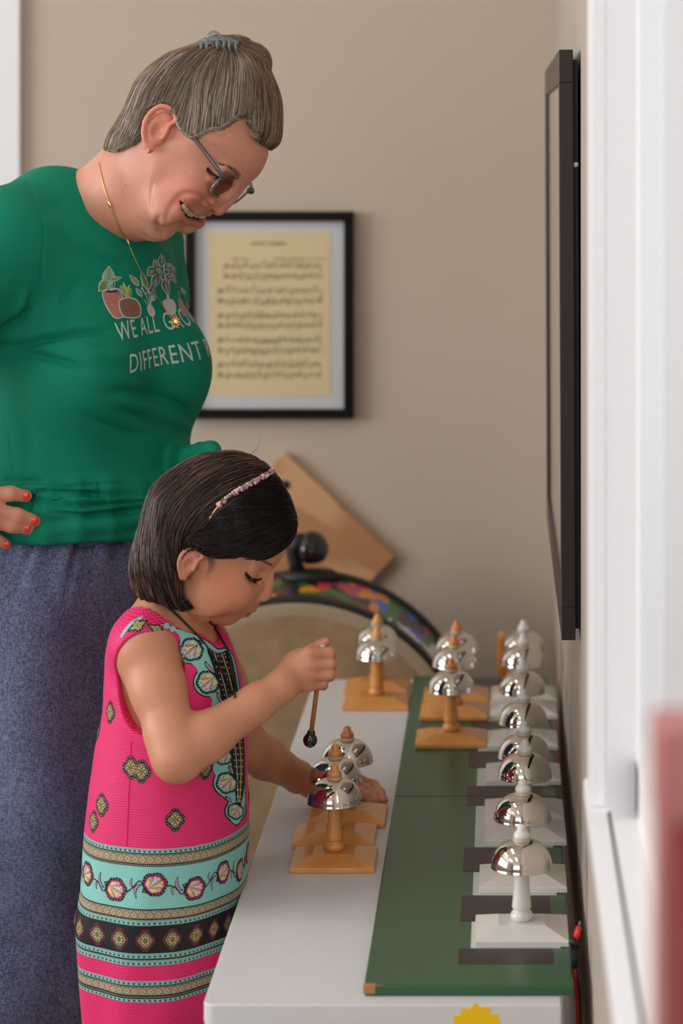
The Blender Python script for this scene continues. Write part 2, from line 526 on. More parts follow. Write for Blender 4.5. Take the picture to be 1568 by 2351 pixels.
# ---------------------------------------------------------------- lettering helper
def text_mesh(s, size, xs=1.0, spacing=1.0, bold=0.0, align='LEFT'):
    """flat lettering in the xy plane: (list of (x, y), faces)"""
    c = bpy.data.curves.new('lettering', 'FONT')
    c.body = s; c.size = size; c.align_x = align; c.space_character = spacing; c.offset = bold; c.resolution_u = 4
    o = bpy.data.objects.new('lettering', c); scene.collection.objects.link(o)
    dg = bpy.context.evaluated_depsgraph_get()
    me = bpy.data.meshes.new_from_object(o.evaluated_get(dg))
    vs = [(v.co.x * xs, v.co.y) for v in me.vertices]; fs = [tuple(p.vertices) for p in me.polygons]
    bpy.data.objects.remove(o); bpy.data.curves.remove(c); bpy.data.meshes.remove(me)
    return vs, fs


# ---------------------------------------------------------------- framed sheet music on the back wall
yf = 4.552
a0, a1 = P(424, 486, yf), P(811, 962, yf)
cx, cz = (a0.x + a1.x) / 2, (a0.z + a1.z) / 2
hw, hh = (a1.x - a0.x) / 2, (a0.z - a1.z) / 2
fr = empty('picture_frame', (cx, WY, cz), 'black framed cream sheet music hanging on the beige back wall behind the woman', 'picture')
fw = .0180
b = MB()
for (x0, x1, z0, z1) in ((-hw, hw, hh - fw, hh), (-hw, hw, -hh, -hh + fw), (-hw, -hw + fw, -hh + fw, hh - fw), (hw - fw, hw, -hh + fw, hh - fw)):
    b.box(x0, x1, -.028, 0, z0, z1)
b.build('frame', M['frame_b'], fr, .0012)
b = MB(); b.box(-hw + fw * .8, hw - fw * .8, -.014, -.010, -hh + fw * .8, hh - fw * .8)
b.build('mat_board', M['mat'], fr)
s0, s1 = P(477, 534, yf), P(757, 911, yf)
b = MB()
sx0, sx1, sz1, sz0 = s0.x - cx, s1.x - cx, s0.z - cz, s1.z - cz
b.box(sx0, sx1, -.0150, -.0140, sz0, sz1)
SW, SH = sx1 - sx0, sz1 - sz0


def q(u, v, du, dv, mi=1, sh=0.0):     # ink rectangle on the sheet, u to the right, v down, both 0..1
    x0 = sx0 + u * SW; x1 = x0 + du * SW; z1 = sz1 - v * SH; z0 = z1 - dv * SH
    b.add([(x0, -.01515, z0), (x1, -.01515, z0 + sh * SH), (x1, -.01515, z1 + sh * SH), (x0, -.01515, z1)], [(0, 1, 2, 3)], mi)


def sheet_text(s, uc, v, size, bold=.0):
    vs, fs = text_mesh(s, size, align='CENTER', spacing=1.15, bold=bold)
    b.add([(sx0 + uc * SW + x, -.01515, sz1 - v * SH + y) for x, y in vs], fs, 1)


sheet_text('HAPPY FARMER.', .50, .078, .0085, .0002)
sheet_text('. . . . . . . . . .', .50, .098, .004)
sheet_text('Moderato', .26, .168, .0062, .0001)
sheet_text('ROBERT SCHUMANN, Op. 68, No. 10', .755, .168, .0052, .0001)
sheet_text('. . . . . . . . . . .', .50, .93, .005)
sheet_text('. . .', .11, .937, .0045)
rm = random.Random(11)
for k in range(5):
    v0 = .195 + k * .1508
    u0 = .13 if k == 0 else .08
    u1 = .92
    for st_ in range(2):
        vs_ = v0 + st_ * .062
        for l in range(5):
            q(u0, vs_ + l * .0058, u1 - u0, .0009)
        nb = 4 if k < 2 else 5
        for j in range(nb + 1):
            q(u0 + (u1 - u0) * j / nb, vs_, .0018, .024)
        q(u0 + .012, vs_ - .004, .012, .030); q(u0 + .03, vs_ + .004, .008, .012)
        x = u0 + .065
        while x < u1 - .02:
            hgt = rm.uniform(-.008, .02) if st_ == 0 else rm.uniform(0, .022)
            nn = rm.choice((1, 2, 3, 3))
            for c_ in range(nn): q(x, vs_ + hgt + c_ * .0062, .013, .0062)
            q(x + .0105, vs_ + hgt - .018, .0020, .019)
            if rm.random() < .55:
                q(x + .0105, vs_ + hgt - .018, .030, .0038, sh=rm.uniform(-.003, .003))
                q(x + .027, vs_ + hgt + .002, .013, .0060); q(x + .0375, vs_ + hgt - .018, .0020, .021); x += .022
            x += rm.uniform(.026, .046)
        if k >= 2 or st_ == 1:
            for j in range(3):
                uu = rm.uniform(u0 + .1, u1 - .25); 
                for t_ in range(8): q(uu + t_ * .018, vs_ + .030 - .004 * math.sin(math.pi * t_ / 7) * (-1 if st_ else 3), .018, .002)
    q(u0 - .006, v0, .003, .086); q(u1, v0, .004, .086)
b.build('sheet_music', [M['paper'], M['ink']], fr)

# ---------------------------------------------------------------- large dark frame on the window wall
fy0, fy1, fz0, fz1 = 2.95, 3.90, 0.7955, 1.5165
wf = empty('wall_frame', (WX, (fy0 + fy1) / 2, (fz0 + fz1) / 2), 'large dark brown framed glazed poster on the right wall, seen almost edge-on', 'picture')
M['poster'] = mat('muted_poster', srgb(128, 116, 118), 0.6, var=.12, vscale=9)
M['glazing'] = mat('glazing', srgb(120, 108, 106), 0.06, coat=1.0, var=.05, vscale=7)
tilt = Matrix.Rotation(R(-.25), 4, 'Y')
b = MB(); xf, xb = -.0250, -.0080; w_ = .040
hy, hz = (fy1 - fy0) / 2, (fz1 - fz0) / 2
for (y0, y1, z0, z1) in ((-hy, hy, hz - w_, hz), (-hy, hy, -hz, -hz + w_), (-hy, -hy + w_, -hz + w_, hz - w_), (hy - w_, hy, -hz + w_, hz - w_)):
    b.box(xf, xb, y0, y1, z0, z1, M=tilt)
b.build('frame', M['frame_br'], wf, .001)
b = MB(); b.box(xf + .004, xf + .006, -hy + w_ * .9, hy - w_ * .9, -hz + w_ * .9, hz - w_ * .9, M=tilt)
b.build('glazed_poster', M['glazing'], wf)
b = MB(); b.box(xb, xb + .006, -hy + .012, hy - .012, -hz + .012, hz - .012, M=tilt)
b.build('backing', M['blackm'], wf)
b = MB(); b.ball((xb + .002, -hy + .004, .22), .0035, 10, 6); b.build('wall_bumper', M['felt'], wf)

# ---------------------------------------------------------------- big drum standing behind the table
DR = .300
dy0, dy1 = 4.105, 4.355
dcx = (678 - VX) / FP * dy0; dcz = CZ - (1782 - VY) / FP * dy0
dm = empty('gathering_drum', (dcx, (dy0 + dy1) / 2, 0), 'big round drum with tan skin and bright patterned shell standing behind the table', 'drum')
M['skin_d'] = mat('drum_skin', srgb(158, 131, 98), 0.6, var=.20, vscale=22)
M['skin_r'] = mat('drum_skin_edge', srgb(168, 150, 124), 0.6)
# patterned shell
m = bpy.data.materials.new('patterned_shell'); m.use_nodes = True
nt = m.node_tree; bs = nt.nodes['Principled BSDF']; bs.inputs['Roughness'].default_value = .35
tc = nt.nodes.new('ShaderNodeTexCoord'); vo = nt.nodes.new('ShaderNodeTexVoronoi'); vo.inputs['Scale'].default_value = 30
mp = nt.nodes.new('ShaderNodeMapping'); mp.inputs['Scale'].default_value = (1, .42, 1)
nz = nt.nodes.new('ShaderNodeTexNoise'); nz.inputs['Scale'].default_value = 12
ad = nt.nodes.new('ShaderNodeMixRGB'); ad.blend_type = 'ADD'; ad.inputs['Fac'].default_value = .12
nt.links.new(tc.outputs['Object'], mp.inputs['Vector']); nt.links.new(mp.outputs['Vector'], ad.inputs['Color1'])
nt.links.new(mp.outputs['Vector'], nz.inputs['Vector']); nt.links.new(nz.outputs['Color'], ad.inputs['Color2'])
nt.links.new(ad.outputs['Color'], vo.inputs['Vector'])
cr = nt.nodes.new('ShaderNodeValToRGB'); cr.color_ramp.interpolation = 'CONSTANT'
cols = [(0, (40, 120, 50)), (.20, (34, 40, 60)), (.36, (226, 70, 44)), (.45, (245, 150, 20)), (.54, (50, 110, 225)), (.63, (54, 36, 60)), (.72, (40, 120, 52)), (.80, (196, 60, 110)), (.86, (225, 225, 235)), (.91, (24, 28, 30))]
cr.color_ramp.elements[0].color = srgb(*cols[0][1]); cr.color_ramp.elements[1].position = cols[1][0]; cr.color_ramp.elements[1].color = srgb(*cols[1][1])
for p_, c_ in cols[2:]:
    e_ = cr.color_ramp.elements.new(p_); e_.color = srgb(*c_)
sp = nt.nodes.new('ShaderNodeSeparateColor'); nt.links.new(vo.outputs['Color'], sp.inputs['Color']); nt.links.new(sp.outputs['Red'], cr.inputs['Fac'])
nt.links.new(cr.outputs['Color'], bs.inputs['Base Color'])
M['shell'] = m
RY = Matrix.Translation((0, 0, dcz)) @ Matrix.Rotation(R(-90), 4, 'X')   # local z -> world +y
h_ = (dy1 - dy0) / 2
b = MB(); b.lathe([(DR, -h_ + .03), (DR, h_ - .012)], 96, M=RY, closed=True); b.build('shell', M['shell'], dm)
b = MB(); b.lathe([(DR - .006, -h_ + .001), (DR + .0005, -h_ + .001), (DR + .0022, -h_ + .006), (DR + .0022, -h_ + .034), (DR, -h_ + .036)], 96, M=RY, closed=True)
b.build('front_rim', M['blackm'], dm)
b = MB(); b.lathe([(DR, h_ - .030), (DR + .007, h_ - .028), (DR + .007, h_), (0, h_)], 96, M=RY); b.build('rear_rim', M['blackm'], dm)
b = MB(); b.lathe([(0, -h_ + .0005), (DR - .028, -h_ + .0005)], 96, M=RY, closed=True); b.build('drum_skin', M['skin_d'], dm)
b = MB(); b.lathe([(DR - .028, -h_ + .0005), (DR - .010, -h_ - .0005), (DR - .004, -h_ + .002)], 96, M=RY, closed=True); b.build('skin_edge', M['skin_r'], dm)
for sx in (-.15, .15):
    for yy in (-h_ + .04, h_ - .04):
        b = MB(); zt_ = dcz - math.sqrt(DR ** 2 - sx ** 2) + .006
        b.tube([(sx * 1.1, yy, 0), (sx, yy, zt_)], .012, 12); b.build('foot', M['blackm'], dm)

# black lumpy bracket standing on top of the drum
bk = empty('black_knobbed_bracket', (P(712, 1330, 4.30).x, 4.30, dcz + DR), 'black bracket with a lumpy round knob standing on top of the drum', 'bracket')
b = MB()
b.add([], [])
vs = []; ang = []
x0_ = bk.location.x - dcx
b.lathe([(0, -.004), (.052, -.003), (.055, .006), (.040, .016), (0, .018)], 28, M=Matrix.Diagonal((1, .55, 1, 1)))
b.build('foot_plate', M['blackm'], bk)
b = MB(); s_ = 4.3 / FP
b.tube([(-.022, 0, .012), (-.026, 0, .03), (-.030, 0, .05), (-.022, 0, .065), (-.008, -.005, .068)], [.014, .013, .015, .017, .014], 14)
b.build('post', M['blackm'], bk)
b = MB(); rk = random.Random(3)
nR, nS = 14, 20; vs = []; fs = []
for i in range(nR + 1):
    th = math.pi * i / nR
    for k in range(nS):
        ph = 2 * math.pi * k / nS
        rr = .027 * (1 + .09 * math.sin(3 * ph + 1) * math.sin(th) ** 2 + .07 * math.sin(5 * ph) * math.sin(th) + .05 * math.cos(3 * th))
        vs.append((rr * math.sin(th) * math.cos(ph) + .004, rr * math.sin(th) * math.sin(ph) - .012, rr * 1.08 * math.cos(th) + .056))
for i in range(nR):
    for k in range(nS): fs.append((i * nS + k, (i + 1) * nS + k, (i + 1) * nS + (k + 1) % nS, i * nS + (k + 1) % nS))
b.add(vs, fs, 0, True); b.build('knob', M['black'], bk)

# ---------------------------------------------------------------- plywood board leaning on the wall, tilted on its corner
M['ply'] = wood_mat('pine_plywood', srgb(192, 136, 94), srgb(216, 168, 124), (1.0, 1.0, 13.0), 0.45, 0.2, True, 7)
py_ = 4.566
A = P(655, 1037, py_); B = P(907, 1277, py_)
du = (B - A); Lw = du.length; du = du / Lw
dv = Vector((-du.z * -1, 0, du.x * -1)).normalized()
dv = Vector((du.z, 0, -du.x)).normalized()      # down-left
Hh = .42
pb = empty('plywood_panel', A + du * Lw / 2 + dv * Hh / 2, 'tilted square-cornered plywood panel with a black hole leaning on the back wall behind the drum', 'panel')
rotm = Matrix((du, Vector((0, 1, 0)), -dv)).transposed().to_4x4()
pb.rotation_euler = (rotm @ Matrix.Rotation(0, 4, 'X')).to_euler()
b = MB(); b.box(-Lw / 2, Lw / 2, -.010, .010, -Hh / 2, Hh / 2); b.build('panel', M['ply'], pb, .003, 3)
hp = P(657, 1111, py_) - (A + du * Lw / 2 + dv * Hh / 2)
hx, hz_ = hp.dot(du), hp.dot(-dv)
b = MB(); b.lathe([(0, 0), (.0085, 0), (.0085, .0012), (0, .0014)], 24, M=Matrix.Translation((hx, -.010, hz_)) @ Matrix.Rotation(R(90), 4, 'X')); b.build('round_hole', M['blackm'], pb)

# wooden block with a raised back behind the farthest bells
wb = empty('wooden_block', (P(1152, 1550, 4.16).x + .03, 4.17, 0), 'orange wooden L-shaped stand behind the farthest bells', 'stand')
wb_z0 = 0.0
b = MB()
zt_ = P(1152, 1457, 4.16).z
xw = (P(1142, 1500, 4.16).x - wb.location.x)
b.box(xw, xw + .014, -.02, .02, .0, zt_)
b.box(xw + .014, xw + .055, -.02, .02, .0, zt_ - .062)
b.build('post', M['maple_k'], wb, .003)

# ---------------------------------------------------------------- red and black probe lead hanging between table and wall
cb = empty('probe_lead', (.0905, 2.62, 0), 'red and black electric lead with red tip, hanging by the near end of the table', 'cable')
Yc = 2.62
pt = lambda px, py: P(px, py, Yc) - Vector(cb.location)
b = MB(); b.tube([pt(1319, 2218), pt(1320, 2250), pt(1326, 2300), pt(1327, 2351), pt(1327, 2420), Vector((0, 0, .15)), Vector((.0, .02, .004)), Vector((-.0, .14, .004))], .0022, 10)
b.build('red_wire', M['redcable'], cb)
b = MB(); b.tube([pt(1326, 2225), pt(1333, 2300), pt(1334, 2400), Vector((.0035, .01, .15)), Vector((.003, .03, .0025)), Vector((.003, .16, .0025))], .0016, 8)
b.build('black_wire', M['blackm'], cb)
b = MB(); b.tube([pt(1319, 2222), pt(1321, 2200), pt(1322, 2182), pt(1322, 2168), pt(1322, 2167), pt(1322, 2158), pt(1323, 2157)], [.0036, .0052, .006, .0062, .0078, .0078, .0062], 16)
b.build('grip', M['blackm'], cb)
b = MB(); b.tube([pt(1321, 2160), pt(1329, 2128)], [.0036, .0030], 12); b.build('red_tip', M['redtip'], cb)
b = MB(); b.tube([pt(1328, 2130), pt(1332, 2114)], [.0007, .0002], 8); b.build('needle', M['chrome'], cb)

# ---------------------------------------------------------------- two boxes on the window sill, close to the camera
M['rose'] = mat('rose_card', srgb(196, 128, 124), .7, bump=.2)
for nm, x0, y0, y1, z1, mm_, lb in (('red_box', .0795, .985, 1.120, 1.092, 'red', 'deep red box standing on the window sill, blurred, nearest the camera'), ('pink_box', .0722, 1.130, 1.175, 1.133, 'rose', 'dusty pink box on the window sill, just behind the red one')):
    o_ = empty(nm, (.11, (y0 + y1) / 2, WZ0), lb, 'box')
    b = MB(); b.box(x0 + .001, .141, y0 + .001, y1 - .001, WZ0, z1 - .04); relbuild(b, 'body', M[mm_], o_, .002)
    b = MB(); b.box(x0, .142, y0, y1, z1 - .045, z1); relbuild(b, 'lid', M[mm_], o_, .003)


# ---------------------------------------------------------------- solid modelling by distance fields (for bodies, cloth and hair)
def A3(v): return np.array([v[0], v[1], v[2]], dtype=np.float64)


class Sdf:
    """ordered list of blended solids; d(p) is evaluated only where each solid reaches"""
    def __init__(self): self.ops = []

    def _add(self, fn, c, rad, k, mode):
        self.ops.append((fn, A3(c), float(rad), k, mode)); return self

    def cap(self, a, b, ra, rb=None, k=.01, mode='+'):
        a = A3(a); b = A3(b); rb = ra if rb is None else rb
        ba = b - a; L2 = max(float(ba @ ba), 1e-12)

        def fn(p):
            h = np.clip(((p - a) @ ba) / L2, 0, 1)
            return np.linalg.norm(p - a - h[:, None] * ba, axis=1) - (ra + (rb - ra) * h)
        return self._add(fn, (a + b) / 2, math.sqrt(L2) / 2 + max(ra, rb), k, mode)

    def chain(self, pts, rads, k=.01, mode='+'):
        for i in range(len(pts) - 1): self.cap(pts[i], pts[i + 1], rads[i], rads[i + 1], k, mode)
        return self

    def ell(self, c, r, axes=None, k=.01, mode='+'):
        c = A3(c); r = np.array(r, dtype=np.float64)
        Mx = np.eye(3) if axes is None else np.array([A3(a) for a in axes])

        def fn(p):
            q_ = (p - c) @ Mx.T
            k0 = np.linalg.norm(q_ / r, axis=1); k1 = np.linalg.norm(q_ / (r * r), axis=1)
            return k0 * (k0 - 1) / np.maximum(k1, 1e-9)
        return self._add(fn, c, max(r), k, mode)

    def func(self, fn, c, rad, k=.01, mode='+'): return self._add(fn, c, rad, k, mode)

    def d(self, p):
        out = np.full(len(p), 1.0)
        plo, phi = p.min(0), p.max(0)
        for fn, c, rad, k, mode in self.ops:
            g_ = np.maximum(np.maximum(plo - c, c - phi), 0)
            if g_ @ g_ > (rad + k + .035) ** 2: continue
            m = np.einsum('ij,ij->i', p - c, p - c) < (rad + k + .035) ** 2
            if not m.any(): continue
            e = fn(p[m]); o = out[m]
            if mode == '+':
                if k > 0:
                    h = np.maximum(k - np.abs(o - e), 0) / k; o = np.minimum(o, e) - h * h * k * .25
                else: o = np.minimum(o, e)
            elif mode == '-':
                e = -e
                if k > 0:
                    h = np.maximum(k - np.abs(o - e), 0) / k; o = np.maximum(o, e) + h * h * k * .25
                else: o = np.maximum(o, e)
            elif mode == 'x':          # union without blend
                o = np.minimum(o, e)
            out[m] = o
        return out


def surface_net(dist, lo, hi, h, zs=None):
    """mesh of the zero level; zs may give its own z levels. Returns verts, quads."""
    lo = np.array(lo, float); hi = np.array(hi, float)
    xs = np.arange(lo[0], hi[0] + h, h); ys = np.arange(lo[1], hi[1] + h, h)
    zs = np.arange(lo[2], hi[2] + h, h) if zs is None else np.asarray(zs, float)
    B = 8
    nx, ny, nz = [int(math.ceil((len(a) - 1) / B)) * B + 1 for a in (xs, ys, zs)]
    ext = lambda a, n: np.concatenate([a, a[-1] + (a[-1] - a[-2]) * np.arange(1, n - len(a) + 1)])
    xs, ys, zs = ext(xs, nx), ext(ys, ny), ext(zs, nz)
    cx_, cy_, cz_ = [(a[0:-1:B] + a[B::B]) / 2 for a in (xs, ys, zs)]
    hz_ = (zs[B::B] - zs[0:-1:B]) / 2
    G = np.stack(np.meshgrid(cx_, cy_, cz_, indexing='ij'), -1).reshape(-1, 3)
    HR = np.broadcast_to(np.sqrt(2 * (h * B / 2) ** 2 + hz_ ** 2), (len(cx_), len(cy_), len(cz_))).reshape(-1)
    dc = dist(G)
    act = np.abs(dc) < HR * 2.0 + .004
    F = np.empty((nx, ny, nz), dtype=np.float32)
    sg = dc.reshape(len(cx_), len(cy_), len(cz_)).astype(np.float32)
    big = np.repeat(np.repeat(np.repeat(sg, B, 0), B, 1), B, 2)
    F[:] = 1.0; F[:-1, :-1, :-1] = big
    idx = np.argwhere(act.reshape(sg.shape))
    o9 = np.arange(B + 1)
    g4 = idx // 4; idx = idx[np.lexsort((g4[:, 1], g4[:, 0], g4[:, 2]))]
    for s0 in range(0, len(idx), 60):
        ib = idx[s0:s0 + 60] * B
        I = (ib[:, 0, None, None, None] + o9[None, :, None, None]) + np.zeros((1, B + 1, B + 1, B + 1), int)
        J = (ib[:, 1, None, None, None] + o9[None, None, :, None]) + np.zeros((1, B + 1, B + 1, B + 1), int)
        K = (ib[:, 2, None, None, None] + o9[None, None, None, :]) + np.zeros((1, B + 1, B + 1, B + 1), int)
        I = I.ravel(); J = J.ravel(); K = K.ravel()
        F[I, J, K] = dist(np.stack([xs[I], ys[J], zs[K]], 1))
    cells = (idx[:, None, :] * B + np.stack(np.meshgrid(*[np.arange(B)] * 3, indexing='ij'), -1).reshape(1, -1, 3)).reshape(-1, 3)
    offs = np.array([(i, j, k) for i in (0, 1) for j in (0, 1) for k in (0, 1)])
    V = np.stack([F[cells[:, 0] + o[0], cells[:, 1] + o[1], cells[:, 2] + o[2]] for o in offs], 1)
    m = (V.min(1) < 0) & (V.max(1) >= 0)
    cells = cells[m]; V = V[m]
    edges = [(a, b_) for a in range(8) for b_ in range(a + 1, 8) if np.abs(offs[a] - offs[b_]).sum() == 1]
    acc = np.zeros((len(cells), 3)); cnt = np.zeros(len(cells))
    for a, b_ in edges:
        va, vb = V[:, a], V[:, b_]
        cr_ = (va < 0) != (vb < 0)
        t = np.where(cr_, va / np.where(cr_, va - vb, 1), 0)
        acc += np.where(cr_[:, None], offs[a] + (offs[b_] - offs[a]) * t[:, None], 0); cnt += cr_
    pos = acc / np.maximum(cnt, 1)[:, None]
    ci = cells[:, 0]; cj = cells[:, 1]; ck = cells[:, 2]
    X = xs[ci] + pos[:, 0] * h; Y = ys[cj] + pos[:, 1] * h; Z = zs[ck] + pos[:, 2] * (zs[np.minimum(ck + 1, nz - 1)] - zs[ck])
    verts = np.stack([X, Y, Z], 1)
    key = (ci * ny + cj) * nz + ck
    srt = np.argsort(key); ks = key[srt]

    def find(c):
        kk = (c[:, 0] * ny + c[:, 1]) * nz + c[:, 2]
        p_ = np.searchsorted(ks, kk); p_ = np.minimum(p_, len(ks) - 1)
        return np.where(ks[p_] == kk, srt[p_], -1)
    quads = []
    for ax in range(3):
        o = np.zeros(3, int); o[ax] = 1
        a = V[:, 0]; b_ = V[:, [i for i in range(8) if (offs[i] == o).all()][0]]
        e = np.where((a < 0) != (b_ < 0))[0]
        c0 = cells[e]; u = np.zeros(3, int); v = np.zeros(3, int)
        u[(ax + 1) % 3] = 1; v[(ax + 2) % 3] = 1
        q4 = np.stack([find(c0 - u - v), find(c0 - v), find(c0), find(c0 - u)], 1)
        ok = (q4 >= 0).all(1); q4 = q4[ok]; fl = a[e][ok] < 0
        q4[~fl] = q4[~fl][:, ::-1]
        quads.append(q4)
    return verts, np.concatenate(quads)


def trace(S, px, py, y0=2.6, y1=3.6):
    """where the sight line of a photo coordinate meets a solid"""
    t = np.arange(y0, y1, .002)
    p = np.stack([(px - VX) / FP * t, t, CZ - (py - VY) / FP * t], 1)
    d_ = S.d(p); k = np.argmax(d_ < 0)
    if d_[k] >= 0: k = int(np.argmin(d_)); return p[k]
    a = d_[k - 1] / max(d_[k - 1] - d_[k], 1e-9)
    return p[k - 1] + (p[k] - p[k - 1]) * a


def mirror(H, p):
    f, l, u = H.loc(np.asarray(p)[None]); return H.w(f[0], -l[0], u[0])


def smooth_verts(v, f, it=1, lam=.5, keep=None):
    n = len(v)
    e = np.concatenate([f[:, [0, 1]], f[:, [1, 2]], f[:, [2, 3]], f[:, [3, 0]]])
    e = np.concatenate([e, e[:, ::-1]])
    deg = np.bincount(e[:, 0], minlength=n)
    for _ in range(it):
        s = np.stack([np.bincount(e[:, 0], weights=v[e[:, 1], k], minlength=n) for k in range(3)], 1) / np.maximum(deg, 1)[:, None]
        w = lam if keep is None else (lam * (1 - keep))[:, None]
        v = v + (s - v) * w
    return v


def vert_normals(v, f):
    a = v[f[:, 2]] - v[f[:, 0]]; b_ = v[f[:, 3]] - v[f[:, 1]]
    fn = np.cross(a, b_)
    n = np.zeros_like(v)
    for k in range(4):
        for c in range(3): n[:, c] += np.bincount(f[:, k], weights=fn[:, c], minlength=len(v))
    return n / np.maximum(np.linalg.norm(n, axis=1), 1e-12)[:, None]


def np_mesh(name, v, f, mats, parent=None, col=None, uv=None):
    me = bpy.data.meshes.new(name)
    me.vertices.add(len(v)); me.vertices.foreach_set('co', np.asarray(v, np.float32).ravel())
    k = f.shape[1]
    me.loops.add(len(f) * k); me.loops.foreach_set('vertex_index', f.astype(np.int32).ravel())
    me.polygons.add(len(f)); me.polygons.foreach_set('loop_start', np.arange(0, len(f) * k, k, dtype=np.int32))
    me.polygons.foreach_set('loop_total', np.full(len(f), k, dtype=np.int32))
    me.polygons.foreach_set('use_smooth', np.ones(len(f), dtype=bool))
    if not isinstance(mats, (list, tuple)): mats = [mats]
    for m in mats: me.materials.append(m)
    if col is not None:
        a = me.color_attributes.new('tint', 'FLOAT_COLOR', 'POINT')
        c4 = np.ones((len(v), 4), np.float32); c4[:, :3] = col; a.data.foreach_set('color', c4.ravel())
    if uv is not None:
        a = me.attributes.new('flat', 'FLOAT_VECTOR', 'POINT'); u3 = np.zeros((len(v), 3), np.float32); u3[:, :uv.shape[1]] = uv
        a.data.foreach_set('vector', u3.ravel())
    me.validate(); me.update()
    o = bpy.data.objects.new(name, me)
    return link(o, parent)


def lin(r, g, b_): return np.array(srgb(r, g, b_)[:3])


def mixc(col, w, c): return col + (np.array(c) - col) * np.clip(w, 0, 1)[:, None]


def sst(e0, e1, x): t = np.clip((x - e0) / (e1 - e0), 0, 1); return t * t * (3 - 2 * t)


def catmull(pts, n=5, closed=True):
    P_ = np.array(pts, float); out = []; m_ = len(P_)
    for i in range(m_ if closed else m_ - 1):
        g_ = lambda j: P_[(i + j) % m_] if closed else P_[min(max(i + j, 0), m_ - 1)]
        p0, p1, p2, p3 = g_(-1), g_(0), g_(1), g_(2)
        for t in np.arange(n) / n:
            out.append(.5 * ((2 * p1) + (p2 - p0) * t + (2 * p0 - 5 * p1 + 4 * p2 - p3) * t * t + (3 * p1 - p0 - 3 * p2 + p3) * t ** 3))
    if not closed: out.append(P_[-1])
    return np.array(out)


class PolyField:
    """signed distance to a closed outline, tabulated"""
    def __init__(self, poly, res=.0012, pad=.05, n=5):
        poly = catmull(poly, n)
        self.lo = poly.min(0) - pad; hi = poly.max(0) + pad; self.res = res
        gx = np.arange(self.lo[0], hi[0], res); gy = np.arange(self.lo[1], hi[1], res)
        Gx, Gy = np.meshgrid(gx, gy, indexing='ij'); p = np.stack([Gx.ravel(), Gy.ravel()], 1)
        d2 = np.full(len(p), 1e9); ins = np.zeros(len(p), bool)
        m_ = len(poly)
        for i in range(m_):
            a = poly[i]; b_ = poly[(i + 1) % m_]; e = b_ - a
            w = p - a; t = np.clip((w @ e) / max(e @ e, 1e-15), 0, 1)
            q_ = w - t[:, None] * e; d2 = np.minimum(d2, (q_ * q_).sum(1))
            c = (a[1] > p[:, 1]) != (b_[1] > p[:, 1])
            xx = (b_[0] - a[0]) * (p[:, 1] - a[1]) / np.where(abs(b_[1] - a[1]) < 1e-12, 1e-12, b_[1] - a[1]) + a[0]
            ins ^= c & (p[:, 0] < xx)
        d_ = np.sqrt(d2); d_[ins] *= -1
        self.T = d_.reshape(Gx.shape)

    def __call__(self, x, y):
        fx = np.clip((x - self.lo[0]) / self.res, 0, self.T.shape[0] - 1.001); fy = np.clip((y - self.lo[1]) / self.res, 0, self.T.shape[1] - 1.001)
        i = fx.astype(int); j = fy.astype(int); a = fx - i; b_ = fy - j; T = self.T
        return (T[i, j] * (1 - a) + T[i + 1, j] * a) * (1 - b_) + (T[i, j + 1] * (1 - a) + T[i + 1, j + 1] * a) * b_


class HeadFrame:
    """local axes of a head: forward, side (towards the camera), up"""
    def __init__(self, o, pitch, yaw, roll=0):
        self.o = A3(o)
        cp, sp_ = math.cos(R(pitch)), math.sin(R(pitch)); cy, sy = math.cos(R(yaw)), math.sin(R(yaw))
        fh = np.array([cy, -sy, 0]); s = np.array([-sy, -cy, 0]); z = np.array([0, 0, 1.])
        self.f = fh * cp - z * sp_
        self.u = z * cp + fh * sp_
        self.s = s
        cr, sr = math.cos(R(roll)), math.sin(R(roll))
        s0_, u0_ = self.s, self.u
        self.s = s0_ * cr + u0_ * sr; self.u = u0_ * cr - s0_ * sr

    def w(self, f, l, u): return self.o + self.f * f + self.s * l + self.u * u

    def loc(self, p):
        q_ = p - self.o
        return q_ @ self.f, q_ @ self.s, q_ @ self.u

    def from_px(self, px, py, l=0.0):
        """local (f, u) of a photo coordinate on the head's plane at side offset l"""
        dr = np.array([(px - VX) / FP, 1.0, -(py - VY) / FP]); c = np.array([0, 0, CZ])
        base = self.o + self.s * l; n = self.s
        t = ((base - c) @ n) / (dr @ n); q_ = c + dr * t - self.o
        return float(q_ @ self.f), float(q_ @ self.u)

    axes = property(lambda s_: (s_.f, s_.s, s_.u))


def inflate(H, poly_px, Rr, wtab, front=(.3, .0, .1), l0=0.0):
    """solid whose side outline is the traced one, rounded with radius Rr; wtab: (u, half width) table"""
    pts = [H.from_px(x, y, l0) for x, y in poly_px]
    PF = PolyField(pts)
    us = [a for a, _ in wtab]; ws = [b_ for _, b_ in wtab]

    def fn(p):
        f, l, u = H.loc(p)
        D = PF(f, u)
        W = np.interp(u, us, ws) * (1 - front[0] * sst(front[1], front[2], f))
        t = np.clip(-D / Rr, 0, 1)
        Fv = (l / W) ** 2 + (1 - t) ** 2 - 1
        din = Fv * Rr / 2
        return np.where(D > 0, np.sqrt(np.maximum(D, 0) ** 2 + np.maximum(np.abs(l) - 0.0, 0) ** 2 * .6), np.maximum(din, -.03))
    arr = np.array(pts); c2 = (arr.min(0) + arr.max(0)) / 2; rad = np.linalg.norm(arr - c2, axis=1).max()
    return fn, H.w(c2[0], 0, c2[1]), rad + .01, PF


